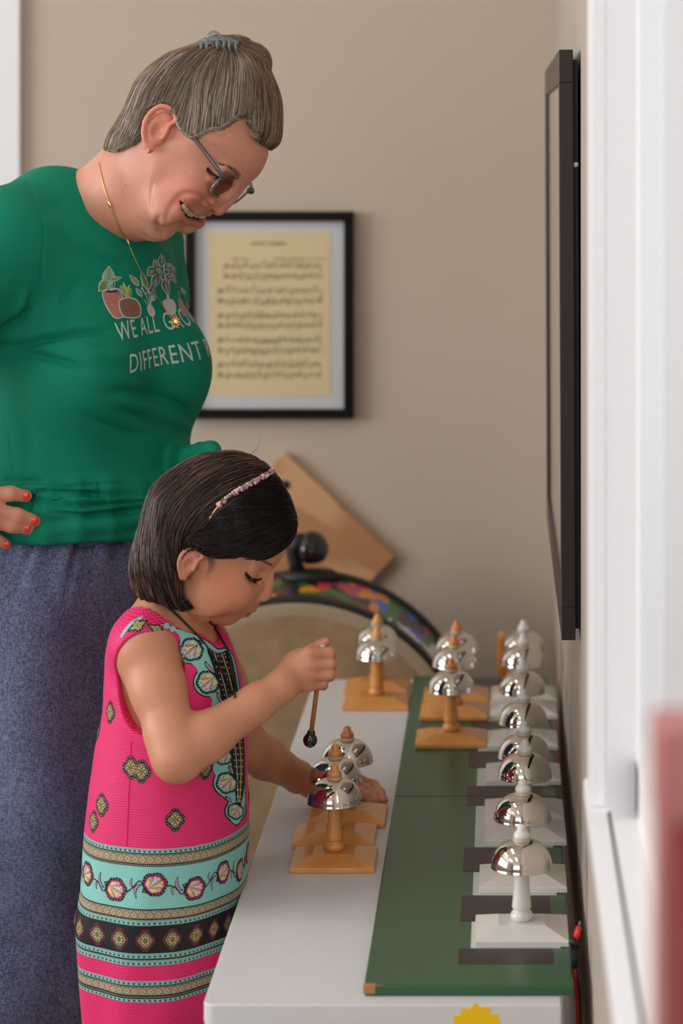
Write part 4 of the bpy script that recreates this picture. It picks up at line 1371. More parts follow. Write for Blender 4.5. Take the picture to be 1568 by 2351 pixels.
# cloth material: pink with fine zigzag, turning into printed bands lower down
def cloth_nodes():
    m = bpy.data.materials.new('printed_dress_cloth'); m.use_nodes = True
    nt = m.node_tree; L = nt.links; bs = nt.nodes['Principled BSDF']
    bs.inputs['Roughness'].default_value = .62; bs.inputs['Sheen Weight'].default_value = .08; bs.inputs['Sheen Roughness'].default_value = .4
    at = nt.nodes.new('ShaderNodeAttribute'); at.attribute_name = 'flat'
    sx = nt.nodes.new('ShaderNodeSeparateXYZ'); L.new(at.outputs['Vector'], sx.inputs[0])
    U, Z = sx.outputs['X'], sx.outputs['Y']

    def mt(op, a, b_=None, c=None):
        n = nt.nodes.new('ShaderNodeMath'); n.operation = op
        for i, x in enumerate((a, b_, c)):
            if x is None: continue
            if isinstance(x, (int, float)): n.inputs[i].default_value = x
            else: L.new(x, n.inputs[i])
        return n.outputs[0]

    def mix(fac, a, b_):
        n = nt.nodes.new('ShaderNodeMixRGB')
        for i, x in ((0, fac), (1, a), (2, b_)):
            if isinstance(x, (int, float)): n.inputs[i].default_value = x
            elif isinstance(x, tuple): n.inputs[i].default_value = x
            else: L.new(x, n.inputs[i])
        return n.outputs[0]
    tri = lambda x, per: mt('ABSOLUTE', mt('SUBTRACT', mt('MULTIPLY', mt('FRACT', mt('DIVIDE', x, per)), 2.0), 1.0))
    # zigzag lines
    ns = nt.nodes.new('ShaderNodeTexNoise'); ns.inputs['Scale'].default_value = 60; L.new(at.outputs['Vector'], ns.inputs['Vector'])
    wob = mt('MULTIPLY', ns.outputs['Fac'], .0022)
    sn = mt('MULTIPLY', mt('SINE', mt('MULTIPLY', U, 2 * math.pi / .0052)), .00055)
    zz = mt('ADD', mt('ADD', Z, sn), wob)
    ln = mt('LESS_THAN', mt('FRACT', mt('DIVIDE', zz, .0028)), .30)
    pink = mix(ln, srgb(220, 8, 96), srgb(240, 70, 136))
    aqua = mix(ln, srgb(140, 208, 200), srgb(122, 194, 188))
    # band ramp by height
    cr = nt.nodes.new('ShaderNodeValToRGB'); cr.color_ramp.interpolation = 'CONSTANT'
    z0, z1 = .38, .60
    L.new(mt('DIVIDE', mt('SUBTRACT', Z, z0), z1 - z0), cr.inputs['Fac'])
    K, T, Bk, A_ = (0, 0, 0, 1), (1, 0, 0, 1), (0, 1, 0, 1), (0, 0, 1, 1)     # pink / tan / black / aqua codes
    tops = [(.5777, A_), (.5730, Bk), (.5704, T), (.5610, Bk), (.5577, A_), (.5084, Bk), (.5057, T), (.4971, Bk), (.4944, A_), (.4890, Bk), (.4557, A_), (.4497, Bk), (.4471, A_), (.4417, K), (.4231, A_), (.4184, Bk), (.4157, T), (.4071, Bk), (.4031, A_), (.3984, K)]
    asc = tops[::-1]; els = cr.color_ramp.elements
    seq = [(0.0, K)]
    for i, (t, c) in enumerate(asc):
        nxt = asc[i + 1][1] if i + 1 < len(asc) else K
        # above height t comes the code of the band whose top is higher
        seq.append(((t - z0) / (z1 - z0), tops[len(tops) - 2 - i][1] if i + 1 < len(tops) else K))
    els[0].position = 0; els[0].color = seq[0][1]
    els[1].position = seq[1][0]; els[1].color = seq[1][1]
    for p_, c_ in seq[2:]:
        e = els.new(p_); e.color = c_
    sc = nt.nodes.new('ShaderNodeSeparateColor'); L.new(cr.outputs['Color'], sc.inputs[0])
    # diamonds for the tan bands, 7.2 mm repeat; three bands share the drawing
    col = pink
    for zc, hh in ((.5657, .0047), (.5014, .0043), (.4114, .0043)):
        dzz = mt('DIVIDE', mt('ABSOLUTE', mt('SUBTRACT', Z, zc)), hh)
        dm = mt('ADD', tri(U, .0086), dzz)                   # diamond distance
        inb = mt('LESS_THAN', dzz, 1.0)
        dcol = mix(mt('LESS_THAN', dm, 1.02), srgb(150, 132, 104), srgb(60, 54, 40))
        dcol = mix(mt('LESS_THAN', dm, .94), dcol, srgb(214, 206, 118))
        dcol = mix(mt('LESS_THAN', dm, .80), dcol, srgb(42, 38, 34))
        dcol = mix(mt('LESS_THAN', dm, .68), dcol, srgb(206, 192, 170))
        dcol = mix(mt('LESS_THAN', dm, .36), dcol, srgb(30, 26, 28))
        dcol = mix(mt('LESS_THAN', dm, .18), dcol, srgb(196, 168, 170))
        dm2 = mt('ADD', mt('SUBTRACT', 1.0, tri(U, .0086)), mt('SUBTRACT', 1.0, dzz))
        dcol = mix(mt('LESS_THAN', dm2, .42), dcol, srgb(176, 158, 166))
        col = mix(mt('MULTIPLY', inb, 1.0), col, dcol) if False else col
        if zc == .5657: tan = dcol
        else: tan = mix(mt('LESS_THAN', mt('ABSOLUTE', mt('SUBTRACT', Z, zc)), .0065), tan, dcol)
    # white dots on the thin black lines
    blk = srgb(14, 12, 15)
    black = blk
    for zc in (.5717, .5594, .5070, .4957, .4484, .4171, .4051):
        dd = mt('ADD', mt('POWER', mt('MULTIPLY', mt('SUBTRACT', mt('FRACT', mt('DIVIDE', U, .0023)), .5), .0023), 2.0), mt('POWER', mt('SUBTRACT', Z, zc), 2.0))
        black = mix(mt('LESS_THAN', dd, .00055 ** 2), black, srgb(214, 206, 196))
    # ovals and edge stitches on the thin aqua lines
    for zc in (.5753, .4917, .4527, .4444, .4207, .4008):
        du_ = mt('MULTIPLY', mt('SUBTRACT', mt('FRACT', mt('DIVIDE', U, .0056)), .5), .0056)
        dd = mt('ADD', mt('POWER', mt('DIVIDE', du_, .0017), 2.0), mt('POWER', mt('DIVIDE', mt('SUBTRACT', Z, zc), .0011), 2.0))
        aqua = mix(mt('LESS_THAN', dd, 1.0), aqua, srgb(20, 16, 24))
        aqua = mix(mt('LESS_THAN', dd, .16), aqua, srgb(150, 60, 110))
        ed = mt('MULTIPLY', mt('LESS_THAN', mt('ABSOLUTE', mt('SUBTRACT', mt('ABSOLUTE', mt('SUBTRACT', Z, zc)), .0021)), .0004), mt('LESS_THAN', mt('FRACT', mt('DIVIDE', U, .0012)), .55))
        aqua = mix(ed, aqua, srgb(24, 20, 28))
    col = mix(sc.outputs['Red'], pink, tan)
    col = mix(sc.outputs['Green'], col, black)
    col = mix(sc.outputs['Blue'], col, aqua)
    L.new(col, bs.inputs['Base Color'])
    # crinkle and weave
    n2 = nt.nodes.new('ShaderNodeTexNoise'); n2.inputs['Scale'].default_value = 900; n2.inputs['Detail'].default_value = 2; L.new(at.outputs['Vector'], n2.inputs['Vector'])
    hgt = mt('ADD', mt('MULTIPLY', n2.outputs['Fac'], .3), mt('MULTIPLY', ln, .25))
    bp = nt.nodes.new('ShaderNodeBump'); bp.inputs['Strength'].default_value = .25; bp.inputs['Distance'].default_value = .0008
    L.new(hgt, bp.inputs['Height']); L.new(bp.outputs['Normal'], bs.inputs['Normal'])
    return m


M['dress'] = cloth_nodes()
pm = lambda n_, *c: mat(n_, srgb(*c), .65)
PR = [M['dress'], pm('print_black', 16, 13, 17), pm('print_gold', 214, 200, 96), pm('print_rose', 206, 160, 158), pm('print_white', 226, 218, 206), pm('print_aqua', 138, 206, 198),
      pm('print_magenta', 190, 24, 92), pm('print_lilac', 188, 150, 178), pm('print_yellow', 238, 222, 110), pm('print_olive', 120, 124, 96), pm('print_pink', 222, 14, 100)]
BLK, GLD, ROS, WHT, AQU, MAG, LIL, YEL, OLV, PNK = range(1, 11)
DUV = dress_uv(dv_)
dbvh = BVHTree.FromPolygons([tuple(p) for p in dv_], [tuple(q_) for q_ in df_])
camv = Vector((0, 0, CZ))


def cam_hit(bvh, px, py):
    d_ = Vector(((px - VX) / FP, 1.0, -(py - VY) / FP)).normalized()
    h_ = bvh.ray_cast(camv, d_, 6)
    return (h_[0], h_[1]) if h_[0] is not None else None


def dmap_cyl(u, z, layer):
    an = u / .100
    d_ = gF * math.cos(an) + gR * math.sin(an)
    c = Vector((gx, gy_, z)) + Vector(d_) * .3
    h_ = dbvh.ray_cast(c, -Vector(d_), .3)
    if h_[0] is None: return None
    return h_[0] + h_[1] * (.00035 + .00012 * layer)


def dmap_px(x, y, layer):
    h_ = cam_hit(dbvh, x, y)
    return None if h_ is None else h_[0] + h_[1] * (.0003 + .00012 * layer)


D1 = Print(dmap_cyl, .006)


def place(pts, u0, z0, sc=1, rot=0, mir=1):
    c, s = math.cos(rot), math.sin(rot)
    return [(u0 - mir * (x * c - y * s) * sc, z0 + (x * s + y * c) * sc) for x, y in pts]


def medallion(D, u0, z0, w=.0098, h=.0118, rot=0, ring=None, layer=0):
    def lobed(k, n=40):
        out = []
        for i in range(n):
            a = 2 * math.pi * i / n; r = 1 + .10 * math.cos(4 * a) - .03 * math.cos(8 * a)
            out.append((w * k * r * math.cos(a), h * k * r * math.sin(a)))
        return out
    pl = lambda pts, mi, ly: D.poly(place(pts, u0, z0, 1, rot), mi, ly + layer)
    if ring is not None:
        pl(lobed(1.16), ring, 0); pl(lobed(1.09), BLK, 1)
    else: pl(lobed(1.0), BLK, 1)
    for i in range(22):
        a = 2 * math.pi * i / 22; r = (1 + .13 * math.cos(4 * a)) * .86
        pl(circ(w * r * math.cos(a), h * r * math.sin(a), .00050, 6), WHT, 2)
    for a in (0, 1, 2, 3):
        an = a * math.pi / 2; cx_, cy_ = w * .42 * math.cos(an), h * .42 * math.sin(an)
        pl(circ(cx_, cy_, .0036, 14), GLD, 2); pl(circ(cx_, cy_, .0030, 14), BLK, 3); pl(circ(cx_, cy_, .0025, 12), OLV, 3.5)
        pl(circ(cx_ * .95, cy_ * .95, .0021, 10, .0013, an), BLK, 4); pl(circ(cx_, cy_, .0018, 10, .0010, an), ROS, 5)
    for a in (0, 1, 2, 3):
        an = a * math.pi / 2 + math.pi / 4; pl(circ(w * .42 * math.cos(an), h * .42 * math.sin(an), .0017, 8, .0008, an), GLD, 4)
    pl(circ(0, 0, .0012, 8), BLK, 4); pl(circ(0, 0, .0007, 6), GLD, 5)


def shell_flower(D, u0, z0, s=.015, rot=0, mir=1, edge=MAG, pre=place, layer=0):
    """scalloped fan flower; opens to local +x"""
    def fan(k, n=48, lob=5):
        out = []
        for i in range(n):
            a = -2.45 + 4.9 * i / (n - 1); r = k * (.93 + .09 * abs(math.sin(a * 4.5 / 2.45 * math.pi / 2)))
            out.append((r * math.cos(a), r * math.sin(a)))
        return out + [(-.86 * k, -.18 * k), (-.86 * k, .18 * k)]
    pl = lambda pts, mi, ly: D.poly(pre(pts, u0, z0, s, rot, mir), mi, ly + layer)
    pl(fan(1.0), BLK, 1)
    for i in range(17):
        a = -2.3 + 4.6 * i / 16; pl(circ(.88 * math.cos(a), .88 * math.sin(a), .036, 6), WHT, 2)
    pl(fan(.80), edge, 2); pl(fan(.66), WHT, 3)
    for i in range(7):
        a = -1.75 + 3.5 * i / 6
        ln_ = .60
        b0 = (-.56, 0); tip = (ln_ * math.cos(a) + .02, ln_ * math.sin(a))
        dx, dy = tip[0] - b0[0], tip[1] - b0[1]; L_ = math.hypot(dx, dy); nx_, ny_ = -dy / L_, dx / L_
        wd = .105
        pts = [b0, (b0[0] + dx * .5 + nx_ * wd * .6, b0[1] + dy * .5 + ny_ * wd * .6), (b0[0] + dx * .85 + nx_ * wd, b0[1] + dy * .85 + ny_ * wd), tip, (b0[0] + dx * .85 - nx_ * wd, b0[1] + dy * .85 - ny_ * wd), (b0[0] + dx * .5 - nx_ * wd * .6, b0[1] + dy * .5 - ny_ * wd * .6)]
        big = [(p[0] + (p[0] - (b0[0] + dx * .6)) * .16, p[1] + (p[1] - (b0[1] + dy * .6)) * .16) for p in pts]
        pl(big, BLK, 4); pl(pts, YEL if i in (0, 2, 6) else (LIL if i % 2 else WHT if i == 4 else LIL), 5)
    for dx, dy in ((-.88, .14), (-.88, -.14), (-1.02, 0)): pl(circ(dx, dy, .09, 8), BLK, 2)


def crescent(D, pts, w, mi_in=LIL, pre=None, layer=0):
    pts = catmull(pts, 5, False)
    n = len(pts); a = []; b_ = []; a2 = []; b2 = []
    for i in range(n):
        t = pts[min(i + 1, n - 1)] - pts[max(i - 1, 0)]; t = t / max(np.linalg.norm(t), 1e-9); nn = np.array([-t[1], t[0]])
        k = math.sin(math.pi * (i / (n - 1)) ** .8) ** .8 * w + w * .06
        a.append(pts[i] + nn * k); b_.append(pts[i] - nn * k); a2.append(pts[i] + nn * k * .55); b2.append(pts[i] - nn * k * .55)
    D.poly([tuple(p) for p in a + b_[::-1]], BLK, 1 + layer)
    m_ = slice(2, n - 2)
    D.poly([tuple(p) for p in a2[m_] + b2[m_][::-1]], mi_in, 2 + layer)


# medallion row in the black band
for i in range(22):
    medallion(D1, (i - 11) * .0286 + .004, .4720, .0080, .0102, 0, MAG)
# flowers and vine in the wide aqua band
per = .0445
for i in range(-6, 8):
    u0 = i * per + .004; up_ = i % 2
    zc = .5375 if up_ else .5285
    shell_flower(D1, u0, zc, .0142, R(28 if up_ else -25) if i % 3 else R(35), 1)
    # stem to the next flower on the left
    ux = lambda t: u0 + .012 + t
    cpts = [(u0 + .010, zc - .002), (u0 + .016, zc + (.004 if up_ else -.004)), (u0 + .023, .5335), (u0 + .031, (.5285 if up_ else .5375) - .002)]
    cc = catmull(cpts, 4, False); D1.poly(ribbon([tuple(p) for p in cc], .0014), BLK, 0)
    for p_ in cc[::3]: D1.poly(circ(p_[0], p_[1], .00035, 5), WHT, 1)
    sg = 1 if up_ else -1
    crescent(D1, [(u0 + .014, zc), (u0 + .019, zc - sg * .003), (u0 + .021, zc - sg * .010), (u0 + .019, zc - sg * .017)], .0017)
    crescent(D1, [(u0 + .024, .534), (u0 + .026, .534 + sg * .004), (u0 + .0245, .534 + sg * .010)], .0012)
# scattered medallions, placed as on the photographed side
for (x, y, rot) in ((253, 1635, 0), (301, 1762, .1), (325, 1771, 0), (233, 1848, .1), (402, 1882, 0), (471, 1764, 0)):
    h_ = cam_hit(dbvh, x, y)
    if h_ is None: continue
    q_ = A3(h_[0]) - np.array([gx, gy_, 0]); an = math.atan2(q_ @ gR, q_ @ gF)
    medallion(D1, an * .1, h_[0].z, .0104, .0126, rot)
for u0, z0 in ((-.06, .60), (-.10, .68), (-.15, .62), (.25, .70), (-.2, .70), (.22, .60), (.27, .64)): medallion(D1, u0, z0, .0100, .0122)
D2 = Print(dmap_px, 8)


def ppx(pts, x0, y0, sc=1, rot=0, mir=1):
    c, s = math.cos(rot), math.sin(rot)
    return [(x0 + mir * (x * c - y * s) * sc, y0 - (x * s + y * c) * sc) for x, y in pts]


# aqua scalloped bib with shell flowers and a dark embroidered middle
bib = [(368, 1432), (380, 1440), (400, 1448), (412, 1462), (414, 1482), (420, 1502), (436, 1520), (452, 1536), (454, 1556), (458, 1578), (472, 1594), (486, 1603), (484, 1625), (488, 1660), (490, 1700), (494, 1738), (488, 1765), (494, 1780),
       (497, 1800), (500, 1818), (516, 1832), (525, 1846), (524, 1868), (530, 1884), (541, 1893), (550, 1886), (556, 1870), (561, 1850), (561, 1800), (560, 1740), (556, 1680), (552, 1620), (546, 1560), (535, 1510), (520, 1490), (500, 1492), (482, 1478), (455, 1462), (430, 1452), (405, 1444)]
bibo = catmull(bib, 3)
cen = bibo.mean(0)
out_ = [tuple(p + (p - cen) / np.linalg.norm(p - cen) * 3.0) for p in bibo]
D2.poly(out_, BLK, 0); D2.poly([tuple(p) for p in bibo], AQU, 1)
mid_ = [(474, 1487), (500, 1500), (524, 1494), (536, 1530), (545, 1580), (553, 1640), (559, 1720), (561, 1800), (551, 1850), (543, 1868), (540, 1830), (534, 1780), (526, 1720), (515, 1640), (502, 1580), (488, 1530)]
D2.poly([tuple(p) for p in catmull(mid_, 3)], BLK, 2)
for k, (c_, w0, dx) in enumerate(((AQU, 3.0, 6), (WHT, 1.6, 12), (LIL, 3, 18), (OLV, 4, 24), (YEL, 1.6, 30), (GLD, 3, 36))):
    pts = [(478 + dx, 1494 + dx * .2), (500 + dx * .9, 1560), (515 + dx * .8, 1620), (527 + dx * .68, 1690), (536 + dx * .55, 1760), (543 + dx * .2, 1840)]
    cc = catmull(pts, 5, False)
    if k in (1, 4): D2.poly(ribbon([tuple(p) for p in cc], w0), c_, 3)
    else:
        for p_ in cc[::1]: D2.poly(circ(p_[0], p_[1], w0 * .62, 6), c_, 3)
for (x, y, s_, r_) in ((440, 1491, 28, 195), (477, 1566, 28, 195), (512, 1735, 22, 190), (520, 1797, 26, 200), (540, 1862, 20, 215), (520, 1660, 20, 190)):
    D2.poly(circ(x, y, s_ * 1.14 + 3, 20), BLK, 0); D2.poly(circ(x, y, s_ * 1.14, 20), AQU, 1)
    shell_flower(D2, x, y, s_, R(r_ + 25), 1, GLD if False else AQU, ppx, 3)
for pts in ([(470, 1518), (476, 1530), (486, 1540), (494, 1546)], [(497, 1588), (502, 1602), (510, 1614), (516, 1618)], [(512, 1690), (518, 1700), (524, 1712)], [(524, 1758), (530, 1768), (534, 1780)], [(516, 1828), (524, 1836), (530, 1842)]):
    crescent(D2, pts, 4.2, layer=3)
# scalloped edging on the shoulder and medallions on the strap
for (x, y) in ((382, 1437), (396, 1444)): D2.poly(circ(x, y, 7, 10), AQU, 1)
dmed = lambda x, y, w, h, rot: medallion(D3, x, y, w, h, rot)


class PxMed(Print): pass


D3 = Print(lambda x, y, ly: dmap_px(x, y, ly), 6)


def medallion_px(x0, y0, sx, sy, rot):
    c, s = math.cos(rot), math.sin(rot)
    T = lambda pts: [(x0 + (x * sx * c - y * sy * s), y0 + (x * sx * s + y * sy * c)) for x, y in pts]
    lob = [((1 + .13 * math.cos(4 * a)) * math.cos(a), (1 + .13 * math.cos(4 * a)) * math.sin(a)) for a in np.linspace(0, 2 * math.pi, 32, endpoint=False)]
    D3.poly(T(lob), BLK, 1)
    for a in np.linspace(0, 2 * math.pi, 18, endpoint=False): D3.poly(T(circ(.88 * math.cos(a), .88 * math.sin(a), .055, 6)), WHT, 2)
    for k in range(4):
        a = k * math.pi / 2; D3.poly(T(circ(.42 * math.cos(a), .42 * math.sin(a), .33, 12)), GLD, 2); D3.poly(T(circ(.42 * math.cos(a), .42 * math.sin(a), .25, 12)), OLV, 3); D3.poly(T(circ(.44 * math.cos(a), .44 * math.sin(a), .15, 10)), ROS, 4)


medallion_px(316, 1437, 23, 12, R(-28)); medallion_px(360, 1446, 22, 11, R(30))
# shoulder piece of aqua at the back
D3.poly([(285, 1446), (300, 1428), (318, 1418), (330, 1414), (322, 1424), (302, 1436), (290, 1450), (280, 1465), (276, 1462)], AQU, 1)

allv = [dv_]; nb0 = len(dv_)
pv = []; pf = []; pmi = []
for D_ in (D1, D2, D3):
    o_ = nb0 + len(pv); pv += D_.v; pf += [(a + o_, b_ + o_, c + o_) for a, b_, c in D_.f]; pmi += D_.m
me = bpy.data.meshes.new('dress')
V_ = np.concatenate([dv_, np.array(pv)]) - GO
tri1 = np.concatenate([df_[:, [0, 1, 2]], df_[:, [0, 2, 3]]])
F_ = np.concatenate([tri1, np.array(pf)])
UV_ = np.zeros((len(V_), 2)); UV_[:len(dv_)] = DUV
dress = np_mesh('dress', V_, F_, PR, girl, uv=UV_)
mi_ = np.concatenate([np.zeros(len(tri1), np.int32), np.array(pmi, np.int32)])
if len(dress.data.polygons) == len(mi_): dress.data.polygons.foreach_set('material_index', mi_)
dress.data.update()
# side seam and bound edge of the arm opening
b = MB(); pts = []
for z in np.linspace(.580, .700, 30):
    u_ = .1 * 1.57
    q_ = dmap_cyl(u_ + .012, z, 0)
    if q_ is not None: pts.append(Vector(q_) - Vector(GO))
b.tube(pts, .00045, 5); b.build('side_seam', PR[10], girl)

# ---------------------------------------------------------------- neck cord
sub = GS
gbv = bvh_g
cord_pts = [(352, 1372), (375, 1389), (400, 1408), (430, 1438), (455, 1463), (474, 1487), (495, 1520), (515, 1560), (531, 1590), (542, 1606)]
b = MB(); pts = []
for x, y in catmull(cord_pts, 4, False):
    best = None
    for bb in (gbv, dbvh):
        h_ = cam_hit(bb, x, y)
        if h_ is not None and (best is None or h_[0].y < best[0].y): best = h_
    if best is not None: pts.append(A3(best[0]) + A3(best[1]) * .0016 - GO)
pts = list(np.array(pts)); pts = [sum(pts[max(0, i - 2):i + 3]) / len(pts[max(0, i - 2):i + 3]) for i in range(len(pts))]
b.tube(pts, .0013, 8)
far_ = [(483, 1425), (500, 1455), (514, 1480), (522, 1500), (532, 1560), (541, 1602)]
pts2 = []
for x, y in catmull(far_, 4, False):
    best = None
    for bb in (gbv, dbvh):
        h_ = cam_hit(bb, x, y)
        if h_ is not None and (best is None or h_[0].y < best[0].y): best = h_
    if best is not None: pts2.append(A3(best[0]) + A3(best[1]) * .0016 - GO)
b.tube(pts2, .0012, 8); b.build('neck_cord', M['blackm'], girl)

# ---------------------------------------------------------------- mallet in her hand
mt_, mb_ = A3(P(741, 1483, 2.902)), A3(P(712, 1700, 2.935))
ml = empty('bell_mallet', tuple(mb_), 'thin wooden mallet with a shiny black ball head in the child\'s raised hand', 'mallet')
ax_ = (mt_ - mb_); b = MB(); b.tube([ax_ * .03, ax_], .0030, 12); b.build('stick', wood_mat('mallet_stick', srgb(180, 112, 66), srgb(196, 128, 80), (30, 30, 30), .4, .2), ml)
b = MB(); un = ax_ / np.linalg.norm(ax_); b.tube([ax_ - un * .001, ax_ + un * .0012], .0031, 12); b.build('stick_end', M['wpaint'], ml)
rot_ = Vector((0, 0, 1)).rotation_difference(Vector(un)).to_matrix().to_4x4()
b = MB(); b.lathe([(0, -.0085), (.004, -.0078), (.0070, -.0052), (.0087, -.001), (.0086, .0025), (.0072, .0058), (.0054, .0075), (.0050, .0110), (.0046, .0125), (.003, .0130), (0, .0130)], 28, M=rot_); b.build('ball_head', M['black'], ml)


# ================================================================ the girl's hair
rng = np.random.default_rng(7); prs = random.Random(7)
HS = Sdf()
hair_px = [(668, 1240), (677, 1212), (673, 1182), (658, 1142), (634, 1102), (602, 1068), (562, 1047), (520, 1040), (472, 1045), (430, 1060), (390, 1084), (357, 1114), (340, 1155), (327, 1205), (311, 1255), (304, 1300), (311, 1338), (318, 1375), (340, 1420), (400, 1450), (470, 1450), (560, 1400), (640, 1330), (664, 1275)]
hfn, hc, hr_, hPF = inflate(GH, hair_px, .072, [(-.09, .060), (-.05, .068), (-.02, .0745), (.02, .0765), (.06, .081), (.10, .080), (.15, .066)], (.12, .03, .11))
HS.func(hfn, hc, hr_, k=0)
# cut away face, ear, and the hollow around the neck
facecut = [(452, 1402), (432, 1392), (412, 1372), (404, 1340), (402, 1300), (408, 1272), (424, 1260), (450, 1257), (472, 1267), (500, 1275), (550, 1274), (600, 1263), (640, 1246), (672, 1224), (740, 1205), (760, 1500), (560, 1580), (300, 1580), (280, 1370), (312, 1352), (345, 1377), (380, 1392), (420, 1407)]
fc = PolyField([GH.from_px(x, y, .068) for x, y in facecut])
fcm = PolyField([GH.from_px(x, y, .0) for x, y in [(420, 1345), (430, 1300), (470, 1290), (560, 1282), (620, 1268), (655, 1252), (672, 1238), (760, 1225), (760, 1500), (330, 1560), (280, 1400), (300, 1345), (345, 1362), (372, 1375)]])


def cutf(p):
    f, l, u = GH.loc(p)
    a = fc(f, u); b_ = fcm(f, u)
    w_ = sst(.035, .062, np.abs(l))
    return a * w_ + b_ * (1 - w_)


HS.func(cutf, GH.w(.08, 0, -.03), .30, k=.004, mode='-')
hv, hf = surface_net(HS.d, (-.50, 2.78, .78), (-.20, 3.10, 1.04), .0020)
hv = smooth_verts(hv, hf, 2, .5)
gh = empty('hair_root') if False else None
# direction the hair lies
part = GH.w(.045, .0, .14)


def gflow(p):
    q_ = np.array([p[0], p[1], p[2]]); f, l, u = GH.loc(q_)
    lp = gl_band(q_)
    if lp > 0:      # in front of the band: swept down and back from the forehead top
        return GH.s * (.9 if l > 0 else -.9) * max(0, 1 - abs(l) / .07) - GH.u * .55 - GH.f * (.75 + max(0, (.04 - u) * 8))
    dn = np.array([0, 0, -1.])
    tt = np.clip((u + .02) / .10, 0, 1)
    return dn * 1.0 - GH.f * (1.0 * tt) + GH.f * .32 * (1 - tt) + GH.s * (.55 if l > 0 else -.55) * tt


bA = GH.from_px(478, 1200, .078); bT = GH.from_px(610, 1097, 0)
bn_ = (bT[0] - bA[0], bT[1] - bA[1]); bl_ = math.hypot(*bn_)


def gl_band(q_):
    f, l, u = GH.loc(np.asarray(q_))
    # signed distance in front of the plane that carries the band
    t = (bn_[0] * (u - bA[1]) - bn_[1] * (f - bA[0])) / bl_
    if u < .030 and f < .012: return -.01
    return -t


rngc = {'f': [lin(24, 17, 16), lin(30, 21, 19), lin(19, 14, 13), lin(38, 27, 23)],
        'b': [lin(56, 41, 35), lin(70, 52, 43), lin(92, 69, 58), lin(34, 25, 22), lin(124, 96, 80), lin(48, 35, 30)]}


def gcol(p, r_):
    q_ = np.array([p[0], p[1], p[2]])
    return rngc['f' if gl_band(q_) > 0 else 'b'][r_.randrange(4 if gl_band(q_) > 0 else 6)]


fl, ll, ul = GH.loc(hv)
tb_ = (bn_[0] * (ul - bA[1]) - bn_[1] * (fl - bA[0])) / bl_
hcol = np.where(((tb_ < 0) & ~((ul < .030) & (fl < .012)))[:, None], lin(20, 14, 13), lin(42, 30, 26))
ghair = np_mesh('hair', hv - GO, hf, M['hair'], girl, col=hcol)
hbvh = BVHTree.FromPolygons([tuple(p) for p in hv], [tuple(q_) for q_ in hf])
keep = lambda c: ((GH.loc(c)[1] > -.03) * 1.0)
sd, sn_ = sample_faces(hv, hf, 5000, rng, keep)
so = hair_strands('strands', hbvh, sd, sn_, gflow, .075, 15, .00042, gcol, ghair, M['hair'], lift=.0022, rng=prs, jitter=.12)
for v in (0,):
    co = np.empty(len(so.data.vertices) * 3, np.float32); so.data.vertices.foreach_get('co', co); co = co.reshape(-1, 3) - GO.astype(np.float32); so.data.vertices.foreach_set('co', co.ravel()); so.data.update()
# loose wisps: in front of the ear, below the bob, above the crown
b = MB()


def wisp(pts_px, y, r0=.0003):
    n = len(pts_px); pts = catmull(pts_px, 5, False)
    b.tube([A3(P(x, yy, y)) - GO for x, yy in pts], [r0 * (1 - .8 * i / len(pts)) for i in range(len(pts))], 4)


for i in range(26):
    dx = prs.uniform(-10, 10); e_ = prs.uniform(-12, 12)
    wisp([(478 + dx, 1268), (487 + dx, 1288), (485 + dx * .8, 1306), (474 + dx * .7 + e_ * .4, 1326 + e_)], 2.8595 + prs.uniform(-.002, .002), .00013)
b.build('side_wisps', mat('wisp', srgb(32, 22, 20), .5), ghair); b = MB()
for pts in ([(540, 1048), (560, 1049), (580, 1040), (592, 1022), (597, 1005), (596, 995)], [(545, 1050), (566, 1046), (586, 1036), (599, 1015)]): wisp(pts, 2.93, .00035)
b.build('crown_wisp', bpy.data.materials['wisp'], ghair)

# beaded headband
hb = None
bpts = []
for t in np.linspace(-1, 1, 61):
    a = t * math.pi / 2; s_ = math.sin(a); c_ = math.cos(a)
    q_ = GH.w(bA[0] + (bT[0] - bA[0]) * c_ ** 1.5, .078 * s_ * 1.02, bA[1] + (bT[1] - bA[1]) * c_ ** .66)
    ctr = GH.w(.01, 0, .05); d_ = Vector(q_ - ctr).normalized()
    h_ = hbvh.ray_cast(Vector(ctr) + d_ * .2, -d_, .2)
    pnt = A3(h_[0]) + A3(d_) * .0016 if h_[0] is not None else q_
    bpts.append(pnt - GO)
bpts = [sum(bpts[max(0, i - 1):i + 2]) / len(bpts[max(0, i - 1):i + 2]) for i in range(len(bpts))]
M['gold'] = mat('gold_metal', (.85, .62, .36, 1), .25, metal=1)
b = MB(); b.tube(bpts, .0013, 8); hb = b.build('headband', M['gold'], girl)
bm_ = [mat('bead_rose', srgb(196, 140, 140), .12, coat=.8), mat('bead_copper', srgb(170, 110, 100), .15, metal=.6), mat('bead_clear', srgb(214, 196, 190), .08, coat=1), mat('bead_mauve', srgb(150, 106, 112), .15, coat=.8)]
cum = np.cumsum([0] + [np.linalg.norm(bpts[i + 1] - bpts[i]) for i in range(len(bpts) - 1)])
protos_b = []
for k in range(4):
    me = MB(); rr = .0030
    me.ball((0, 0, 0), (rr, rr * .85, rr), 7, 5); me.s = [False] * len(me.s)
    protos_b.append(me)
nbead = 0; d0 = .016
src_me = {}
